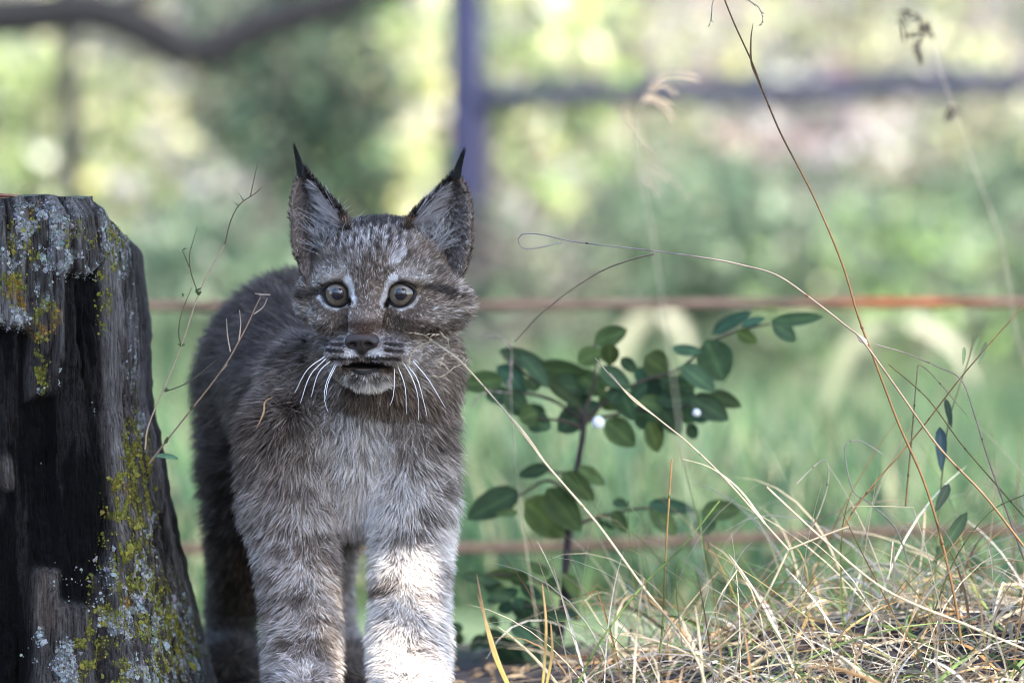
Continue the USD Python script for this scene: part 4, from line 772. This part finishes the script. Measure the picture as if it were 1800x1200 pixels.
put('leaf', leaf_mesh(at(268, 802, 4.14), at(312, 800, 4.12), .010, (.1, -.5, 1), (.10, .18, .09)), M_leaf, t)
t = thing('dry_straw', 'short curled orange straw caught in the lynx flank fur', 'straw', at(460, 725, 4.19)); put('straw', MB().ribbon(spline(path([(480, 697), (466, 706), (464, 722), (458, 738), (450, 753)], 4.2), 20), .0014 * np.sin(np.linspace(.2, 3.0, 20)), np.array([1, .1, .1]), (.42, .26, .14)), M_straw, t)
# tangled dry grass over the bank
def grass(n, seed, xr, yr, Lr, mix, arch, lean, width):
    g = np.random.default_rng(seed); mb = []
    x = g.uniform(*xr, n); y = g.uniform(*yr, n); keep = g.random(n) < smoothstep(-.01, .17, x + .03 * (y < .05)); x, y = x[keep], y[keep]; n = len(x)
    z0 = ground_z(x, y) - .004; L = g.uniform(*Lr, n); az = g.uniform(0, 2 * np.pi, n); k = 9; s = np.linspace(0, 1, k)
    el = g.uniform(*lean, n); bend = g.uniform(*arch, n)
    ang = el[:, None] - bend[:, None] * s[None] ** 1.3 + np.where(g.random(n) < .22, -1.2, 0)[:, None] * (s[None] > g.uniform(.35, .8, n)[:, None])
    az2 = az[:, None] + g.normal(0, .5, n)[:, None] * s[None]
    d = np.stack([np.cos(ang) * np.cos(az2), np.cos(ang) * np.sin(az2), np.sin(ang)], -1) * (L / (k - 1))[:, None, None]
    P = np.stack([x, y, z0], -1)[:, None] + np.concatenate([np.zeros((n, 1, 3)), np.cumsum(d[:, :-1], 1)], 1)
    gz = ground_z(P[..., 0], P[..., 1]) + .002; P[..., 2] = np.maximum(P[..., 2], gz)
    T = np.gradient(P, axis=1); side = np.cross(T, np.array([0, 0, 1.0]) + g.normal(0, .6, (n, 1, 3))); side /= np.linalg.norm(side, axis=-1, keepdims=True) + 1e-12
    w = g.uniform(*width, n)[:, None] * np.sin(np.pi * np.linspace(.22, .99, k))[None] ** .6
    N = np.cross(side, T); N /= np.linalg.norm(N, axis=-1, keepdims=True) + 1e-12
    V = np.stack([P - side * w[..., None] / 2, P + N * w[..., None] * .3, P + side * w[..., None] / 2], 2).reshape(-1, 3)
    o = (np.arange(n) * k * 3)[:, None] + (np.arange(k - 1) * 3)[None]; o = o.ravel(); F = np.vstack([np.stack([o + a, o + a + 1, o + a + 4], 1) for a in (0, 1)] + [np.stack([o + a, o + a + 4, o + a + 3], 1) for a in (0, 1)])
    pal = np.array([STRAW, PALE, STRAW * .75, BROWN, GREEN * 1.5, GREEN, [.40, .27, .12], [.14, .10, .07]]); c = pal[g.choice(len(pal), n, p=mix)] * g.uniform(.6, 1.3, (n, 1))
    c2 = np.where(g.random((n, 1)) < .3, np.array(BROWN), c); C = c[:, None] * (1 - s[None, :, None] ** 2) + c2[:, None] * s[None, :, None] ** 2
    return V, F, np.repeat(np.clip(C, .01, .8).reshape(-1, 3), 3, 0)
MIX = [.20, .15, .15, .12, .09, .08, .08, .13]
gs = [grass(1550, 31, (-.05, .52), (-.35, .40), (.045, .115), MIX, (.3, 2.2), (.15, 1.0), (.0007, .0034)), grass(430, 32, (.03, .5), (-.25, .40), (.09, .20), [.3, .2, .15, .12, .08, .1, .03, .02], (.2, 1.8), (.6, 1.45), (.0007, .0017)),
      grass(800, 33, (-.08, .52), (-.35, .3), (.03, .08), [.2, .2, .15, .12, .03, .02, .12, .16], (0, 1), (-.1, .35), (.001, .003))]
off = np.cumsum([0] + [len(q[0]) for q in gs]); GV, GF, GC = np.vstack([q[0] for q in gs]), np.vstack([q[1] + o for q, o in zip(gs, off)]), np.vstack([q[2] for q in gs])
put('dry_grass', (GV, GF, GC), M_straw, label='tangled dry straw and green grass covering the bank at the right', cat='grass', kind='stuff')

# dead leaves and short twigs on the bare soil
g = np.random.default_rng(91); mb = MB(); n = 900
x = g.uniform(-.42, .12, n); y = g.uniform(-.12, .75, n); z_ = ground_z(x, y)
for k in range(n):
    p = np.array([x[k], y[k], z_[k] + .003]); a = g.uniform(0, 6.28); L = g.uniform(.006, .022)
    d = np.array([math.cos(a), math.sin(a), g.normal(.05, .25)])
    if k % 3: leaf_mesh(p, p + d * L, L * g.uniform(.3, .6), (g.normal(0, .5), g.normal(-.4, .4), 1), np.array([[.10, .07, .045], [.06, .045, .035], [.16, .12, .08], [.035, .03, .03]])[g.integers(0, 4)], mb, ns=4, nw=1)
    else: mb.tube(np.array([p, p + d * L, p + d * L * 2 + [0, 0, -.002]]), [.0007, .0006, .0003], (.09, .065, .045), 4)
put('soil_litter', mb, M_bark, label='dead leaf bits and twigs strewn over the bare soil under the lynx', cat='leaf litter', kind='stuff')

# ------------------------------------------------------------------ fence, meadow, brush and trees behind
M_rust = tinted('rust', .9, .2, 30, .4)
f = thing('wire_fence', 'low rusty two rail fence running across the meadow behind the lynx', 'fence', (0, *at(900, 1000, 5.6)[1:2], 0))
for py, rad, c in ((536, .0048, (.068, .047, .041)), (962, .0052, (.065, .043, .036))):
    P = spline(np.array([at(px_, py + dy, 5.6) for px_, dy in ((-1500, 0), (0, 2), (900, 0), (1800, -4 if py < 700 else -30), (3300, 0))]), 60)
    k = np.clip(1 - np.abs(np.linspace(-1500, 3300, 60) - 1620) / 160, 0, 1)[:, None] * (py < 700)
    put('rail', MB().tube(P, rad, np.array(c) * (1 - k) + np.array([.20, .06, .03]) * k, 8), M_rust, f)
for x in (-1500, 3300):
    q = at(x, 500, 5.6); put('post', MB().tube(np.array([[q[0], q[1], -.15], [q[0], q[1], .15], [q[0], q[1], .45]]), .03, (.16, .12, .09), 8), M_bark, f)
r = np.random.default_rng(77)
# meadow grass
def blades(n, seed, dr, Lr, wr, pal, lean=(.9, 1.5)):
    g = np.random.default_rng(seed); d = dr[0] * (dr[1] / dr[0]) ** g.random(n); y = d - 4.2; x = g.uniform(-1, 1, n) * (.10 * d + .35)
    cl = noise(np.stack([x * 1.6, y * 1.6, 0 * x], -1), 5); kp = g.random(n) < .3 + 1.2 * smoothstep(.35, .65, cl); x, y = x[kp], y[kp]; n = len(x)
    z = ground_z(x, y) - .005; L = g.uniform(*Lr, n) * (.6 + .8 * cl[kp]); az = g.uniform(0, 6.28, n); k = 4; s = np.linspace(0, 1, k); ang = g.uniform(*lean, n)[:, None] - g.uniform(.2, 1.1, n)[:, None] * s[None]
    dv = np.stack([np.cos(ang) * np.cos(az)[:, None], np.cos(ang) * np.sin(az)[:, None], np.sin(ang)], -1) * (L / (k - 1))[:, None, None]
    P = np.stack([x, y, z], -1)[:, None] + np.concatenate([np.zeros((n, 1, 3)), np.cumsum(dv[:, :-1], 1)], 1)
    sd = np.stack([-np.sin(az), np.cos(az), 0 * az], -1)[:, None] * (g.uniform(*wr, n)[:, None] * np.array([1, .9, .6, .08])[None])[..., None] / 2
    V = np.stack([P - sd, P + sd], 2).reshape(-1, 3); o = ((np.arange(n) * k * 2)[:, None] + (np.arange(k - 1) * 2)[None]).ravel()
    F = np.vstack([np.stack([o, o + 1, o + 3], 1), np.stack([o, o + 3, o + 2], 1)]); c = np.asarray(pal)[g.integers(0, len(pal), n)] * g.uniform(.6, 1.4, (n, 1))
    return V, F, np.repeat(c, k * 2, 0)
GP = [(.07, .135, .06), (.09, .15, .065), (.05, .105, .06), (.13, .18, .085), (.26, .26, .16), (.065, .125, .08)]
put('meadow_grass', blades(32000, 41, (5.75, 19.0), (.05, .17), (.004, .010), GP), M_leaf, label='soft green meadow grass behind the fence', cat='grass', kind='stuff')
t = thing('wide_reed', 'broad pale blade arching over, behind the shrub top', 'grass blade', at(1070, 690, 8.6)); blade('blade', t, [(1060, 760), (1075, 660), (1110, 580), (1160, 550), (1200, 580), (1215, 640)], 8.6, .030, np.array([.24, .26, .16]), np.array([.34, .32, .24]))
t = thing('wide_reed', 'broad pale blade arching under the red rail end at right', 'grass blade', at(1500, 700, 8.6)); blade('blade', t, [(1450, 720), (1490, 620), (1550, 570), (1620, 570), (1680, 610), (1715, 680)], 8.6, .028, np.array([.24, .26, .16]), np.array([.34, .32, .24]))
t = thing('wide_reed', 'broad pale blade arching low, behind the middle of the shrub', 'grass blade', at(1060, 950, 7.4)); blade('blade', t, [(1050, 960), (1070, 870), (1110, 820), (1170, 815), (1210, 850)], 7.4, .024, np.array([.24, .26, .16]), np.array([.32, .30, .22]))
t = thing('wide_reed', 'broad pale blade standing upright low behind the bank grass', 'grass blade', at(1430, 980, 7.4)); blade('blade', t, [(1450, 1000), (1440, 930), (1425, 870), (1405, 820)], 7.4, .030, np.array([.24, .26, .16]), np.array([.32, .32, .22]))

# shrubs: stems and a cloud of small leaves each
def bush(name, label, cat, pxx, d, h, w, n, size, pal, seed, group=None, lift=.55):
    nm_ = name; g = np.random.default_rng(seed); x = (pxx - 900) / 10000 * d; y = d - 4.2; z = float(ground_z(x, y)); t = thing(name, label, cat, (x, y, z), group)
    mb = MB()
    for k in range(7):
        e = np.array([x + g.normal(0, w * .35), y + g.normal(0, w * .3), z + h * g.uniform(.6, 1)]); P = spline(np.array([[x + g.normal(0, .04), y + g.normal(0, .04), z - .05], [(x * 2 + e[0]) / 3 + g.normal(0, .04), y, z + h * .4], e]), 12); mb.tube(P, np.linspace(.010, .003, 12), (.16, .13, .11), 5)
    put('stem', mb, M_bark, t)
    put('foliage', leaf_cloud(n, np.array([x, y, z + h * lift]), np.array([w / 2, w / 2, h * .5]), size, pal, g), M_leaf, t, smooth=False)
    if nm_.split('_')[0] in ('yellow', 'lime'): put('foliage', leaf_cloud(44, np.array([x, y - .05, z + h * lift]), np.array([w / 2, w / 2, h * .5]), .048, [np.minimum(np.array(pal[2]) * 1.35, .6), np.array((.62, .58, .44))], g), M_leaf, t, smooth=False, label='larger pale sunlit leaves')
YEL_ = [(.60, .56, .26), (.46, .50, .22), (.78, .74, .50), (.30, .32, .17)]; LIME = [(.36, .52, .16), (.26, .36, .14), (.62, .70, .40), (.16, .22, .12)]; TAN = [(.48, .43, .36), (.37, .34, .30), (.72, .66, .56), (.25, .23, .21)]; PINK = [(.62, .36, .34), (.48, .42, .37), (.46, .26, .25), (.7, .6, .52)]; DRK = [(.028, .048, .034), (.035, .055, .045), (.06, .08, .055), (.02, .034, .03)]; OLV = [(.14, .18, .10), (.22, .25, .15), (.34, .36, .25), (.10, .12, .08)]
TAN, PINK = ([tuple(np.array(c) * [.60, .61, .68]) for c in q] for q in (TAN, PINK)); YEL_, LIME = ([tuple(np.array(c) * [.82, .84, .78]) for c in q] for q in (YEL_, LIME)); OLV = [(.09, .145, .085), (.14, .195, .12), (.23, .28, .19), (.065, .10, .065)]
BUSH = [('yellow_bush', 'pale yellow leafed bush at the far left edge', 60, 13.2, .85, .55, 700, .03, YEL_ + LIME), ('yellow_bush', 'yellow bush left of centre behind the thin sapling', 210, 14.2, .8, .5, 600, .032, YEL_ + TAN), ('tan_bush', 'tan dry bush above the stump', 300, 15.5, 1.0, .7, 700, .03, TAN + OLV), ('dark_fir', 'dark young fir behind the left ear of the lynx', 560, 12.0, 1.05, .36, 1500, .024, DRK + OLV[:2]), ('dark_fir', 'dark young fir under the dark limb, left of the other', 455, 13.0, 1.1, .4, 1300, .022, DRK + OLV),
        ('lime_bush', 'lime green bush left of the blue trunk', 705, 13.5, .85, .40, 420, .036, LIME + YEL_), ('yellow_bush', 'bright yellow bush just right of the blue trunk', 930, 13.8, .95, .55, 600, .034, YEL_ + LIME), ('tan_bush', 'tan dry bush behind the top rail of the pole', 1090, 15.2, 1.1, .7, 600, .03, TAN + YEL_), ('olive_bush', 'olive bush below the fallen pole in the middle', 1180, 12.6, .50, .55, 900, .024, OLV), ('red_bush', 'reddish pink bush below the fallen pole', 1420, 13.4, .62, .5, 520, .03, PINK + TAN),
        ('yellow_bush', 'pale yellow bush above the fallen pole near the top', 1480, 15.6, 1.2, .7, 560, .034, YEL_ + TAN), ('tan_bush', 'tan bush behind the dark seed head at right', 1690, 14.8, 1.05, .7, 700, .03, TAN + YEL_), ('dark_bush', 'dark bush at the right edge below the pole', 1790, 12.8, .50, .4, 1100, .02, DRK + OLV), ('olive_bush', 'low olive bush between the lynx back and the stump', 330, 11.8, .45, .5, 700, .024, OLV + TAN), ('tan_bush', 'low tan bush right behind the lynx right ear', 900, 12.2, .42, .45, 500, .026, TAN + OLV), ('green_bush', 'wide soft green bush beyond the arching stalk', 1340, 12.0, .50, .8, 1300, .024, OLV), ('green_bush', 'soft green bush beyond the two tall stalks at right', 1700, 12.4, .48, .7, 1100, .024, OLV), ('green_bush', 'soft green bush beyond the twig and the stump edge', 420, 11.2, .40, .6, 900, .024, OLV), ('olive_bush', 'low olive bush at the right under the red bush', 1560, 11.6, .42, .6, 800, .022, OLV + LIME)]
for k, (nm, lab, pxx, d, h, w, n, sz, pal) in enumerate(BUSH): bush(nm, lab, nm.split('_')[1] if 'fir' not in nm else 'young tree', pxx, d, h, w, n, sz, pal, 100 + k)
# fallen leaves and bits on the slope
g = np.random.default_rng(55); n = 9000; d = g.uniform(11.5, 24, n); x = g.uniform(-1, 1, n) * (.1 * d + .3); y = d - 4.2; p = np.stack([x, y, ground_z(x, y) + .02 + .05 * g.random(n)], -1)
a = g.normal(0, 1, (n, 3)); a /= np.linalg.norm(a, axis=1, keepdims=True); b = np.cross(a, g.normal(0, 1, (n, 3))); b /= np.linalg.norm(b, axis=1, keepdims=True); s = g.uniform(.015, .045, (n, 1)); o = np.arange(n) * 4
pal = np.array([(.50, .42, .30), (.36, .30, .22), (.60, .54, .36), (.12, .10, .08), (.05, .05, .05), (.42, .42, .14), (.20, .26, .10), (.5, .32, .26), (.07, .08, .05)])
put('leaf_litter', (np.stack([p - a * s, p + b * s * .6, p + a * s, p - b * s * .6], 1).reshape(-1, 3), np.vstack([np.stack([o, o + 1, o + 2], 1), np.stack([o, o + 2, o + 3], 1)]), np.repeat(pal[g.integers(0, 9, n)] * g.uniform(.45, .95, (n, 1)), 4, 0)), M_leaf, smooth=False, label='dead leaves and twigs strewn over the slope behind', cat='leaf litter', kind='stuff')

def tree(name, label, pxx, d, rad, h, bark, crown, pal, seed, nleaf=2500, lean=0, limbs=()):
    g = np.random.default_rng(seed); x = (pxx - 900) / 10000 * d; y = d - 4.2; z = float(ground_z(x, y)); t = thing(name, label, 'tree', (x, y, z))
    P = spline(np.array([[x, y, z - .2], [x + lean * .3, y, z + h * .35], [x + lean * .6, y, z + h * .7], [x + lean, y, z + h]]), 30); put('trunk', MB().tube(P, np.linspace(rad * 1.1, rad * .35, 30), bark, 12), M_bark, t)
    for k in range(8):
        q = P[int(30 * g.uniform(.45, .95))]; e = q + np.array([g.normal(0, crown * .5), g.normal(0, crown * .5), g.uniform(.1, .6) * crown]); put('limb', MB().tube(spline(np.array([q, (q + e) / 2 + [0, 0, .1], e]), 10), np.linspace(rad * .4, .01, 10), bark, 6), M_bark, t)
    for pts, r0, r1 in limbs: put('limb', MB().tube(spline(path(pts, d), 30), np.linspace(r0, r1, 30), bark, 8), M_bark, t)
    put('crown', leaf_cloud(nleaf, np.array([x + lean * .9, y, z + h * .85]), np.array([crown, crown, h * .34]), .055, pal, g), M_leaf, t, smooth=False)
tree('pine_tree', 'dark blue grey trunk standing straight behind the right ear', 818, 12.4, .043, 5.0, (.022, .025, .06), 1.0, DRK + OLV, 201)
tree('sapling', 'thin dark sapling trunk above the stump', 128, 11.0, .022, 3.2, (.03, .03, .03), .6, OLV, 202, 900, -.03)
tree('pine_tree', 'spreading tree outside the left edge whose dark limb sags into the picture', -420, 10.6, .07, 4.5, (.010, .010, .012), .9, DRK + OLV, 203, 2500, 0, [([(-420, -60), (-200, 20), (0, 30), (150, 18), (250, 50), (335, 100)], .046, .038), ([(335, 100), (400, 75), (480, 40), (600, 5), (760, -60)], .038, .024), ([(200, 20), (260, -20), (330, -90)], .02, .01)])
t = thing('fallen_pole', 'dark fallen pole lying level across the slope, right of the blue trunk', 'log', at(1300, 155, 12.1))
put('log', MB().tube(spline(path([(830, 172), (1000, 162), (1250, 160), (1450, 158), (1650, 148), (1900, 140), (2300, 128)], 12.1), 40), np.linspace(.024, .028, 40), (.018, .021, .045), 8), M_bark, t)
for x, top in ((1960, 138), (860, 168)):
    q = at(x, top, 12.13); put('prop', MB().tube(np.array([[q[0], q[1], float(ground_z(q[0], q[1])) - .1], q - [0, 0, .1], q + [0, 0, .03]]), .016, (.05, .045, .05), 7), M_bark, t)

# ------------------------------------------------------------------ the tree beside the camera whose low boughs shade the lynx
g = np.random.default_rng(303)
def to_plane(p): return (p - SUN * ((p[:, 1:2] - .05) / SUN[1]))[:, [0, 2]]
leg = np.array([px(x, y, .0) for x in np.arange(688, 800, 15) for y in np.arange(915, 1260, 15)])
gx_, gy_ = np.meshgrid(np.linspace(-.035, .62, 34), np.linspace(-.34, .34, 30)); mnd = np.stack([gx_.ravel(), gy_.ravel(), ground_z(gx_.ravel(), gy_.ravel()) + .03], -1); mnd2 = mnd + [0, 0, .05]
lit = cKDTree(to_plane(np.vstack([leg, mnd, mnd2[mnd2[:, 0] > .05]])))
n = 26000; cx, cz = .02, .55
p2 = np.stack([g.uniform(-1.0, 1.25, n), g.uniform(-.25, 1.45, n)], -1); tt = g.uniform(2.2, 3.4, n)
p = np.stack([p2[:, 0], np.full(n, .05), p2[:, 1]], -1) + SUN * tt[:, None]
e = np.hypot((p2[:, 0] - .1) / 1.05, (p2[:, 1] - .55) / .85); dd, _ = lit.query(p2)
p = p[(e < 1) & (dd > .030)]; n = len(p)
tr = np.array([2.15, -2.0, 0.0]); t = thing('shade_tree', 'leafy tree beside the camera whose boughs shade the lynx', 'tree', tr)
trunk = spline(np.array([tr - [0, 0, .2], tr + [.02, 0, 1.2], tr + [-.12, .05, 2.2], tr + [-.3, .15, 3.4]]), 24); put('trunk', MB().tube(trunk, np.linspace(.075, .03, 24), (.12, .10, .085), 12), M_bark, t)
a = g.normal(0, 1, (n, 3)) + SUN * .8; a /= np.linalg.norm(a, axis=1, keepdims=True); b = np.cross(a, g.normal(0, 1, (n, 3))); b /= np.linalg.norm(b, axis=1, keepdims=True); c = np.cross(a, b); s = g.uniform(.018, .032, (n, 1)); o = np.arange(n) * 4
put('crown', (np.stack([p - c * s, p + b * s * .7, p + c * s, p - b * s * .7], 1).reshape(-1, 3), np.vstack([np.stack([o, o + 1, o + 2], 1), np.stack([o, o + 2, o + 3], 1)]), np.repeat(np.array([[.05, .08, .035]]) * g.uniform(.6, 1.4, (n, 1)), 4, 0)), M_bark, t, smooth=False)
for k in range(14):
    q = trunk[int(g.uniform(8, 22))]; e_ = p[g.integers(0, n)]; put('limb', MB().tube(spline(np.array([q, (q + e_) / 2 + [0, 0, .12], e_]), 12), np.linspace(.022, .004, 12), (.12, .10, .085), 6), M_bark, t)

# trees standing behind the camera
for k, (x, y, h, w) in enumerate(((-5.5, -11, 3.6, 2.6), (-1.8, -12.5, 4.0, 2.6), (1.6, -12, 3.2, 2.4), (5.0, -13.5, 3.6, 2.6), (-8.5, -7, 3.6, 2.6), (9, -11, 3.6, 2.6))):
    g = np.random.default_rng(400 + k); b0 = np.array([x, y, float(ground_z(x, y))]); t = thing('broad_tree', ('broad dark tree standing behind the camera, far left of the group', 'broad dark tree directly behind the camera', 'broad dark tree behind the camera, right of its axis', 'broad dark tree behind the camera, farthest back', 'broad dark tree left of the camera', 'broad dark tree well right of the camera')[k], 'tree', b0)
    put('trunk', MB().tube(spline(b0 + np.array([[0, 0, -.2], [.1, 0, h * .3], [0, .1, h * .7]]), 16), np.linspace(.16, .07, 16), (.12, .10, .085), 10), M_bark, t)
    put('crown', leaf_cloud(9000, b0 + [0, 0, h * .52], np.array([w, w * .7, h * .5]), .11, [(.05, .075, .035), (.04, .06, .03), (.07, .09, .04)], g), M_leaf, t, smooth=False)
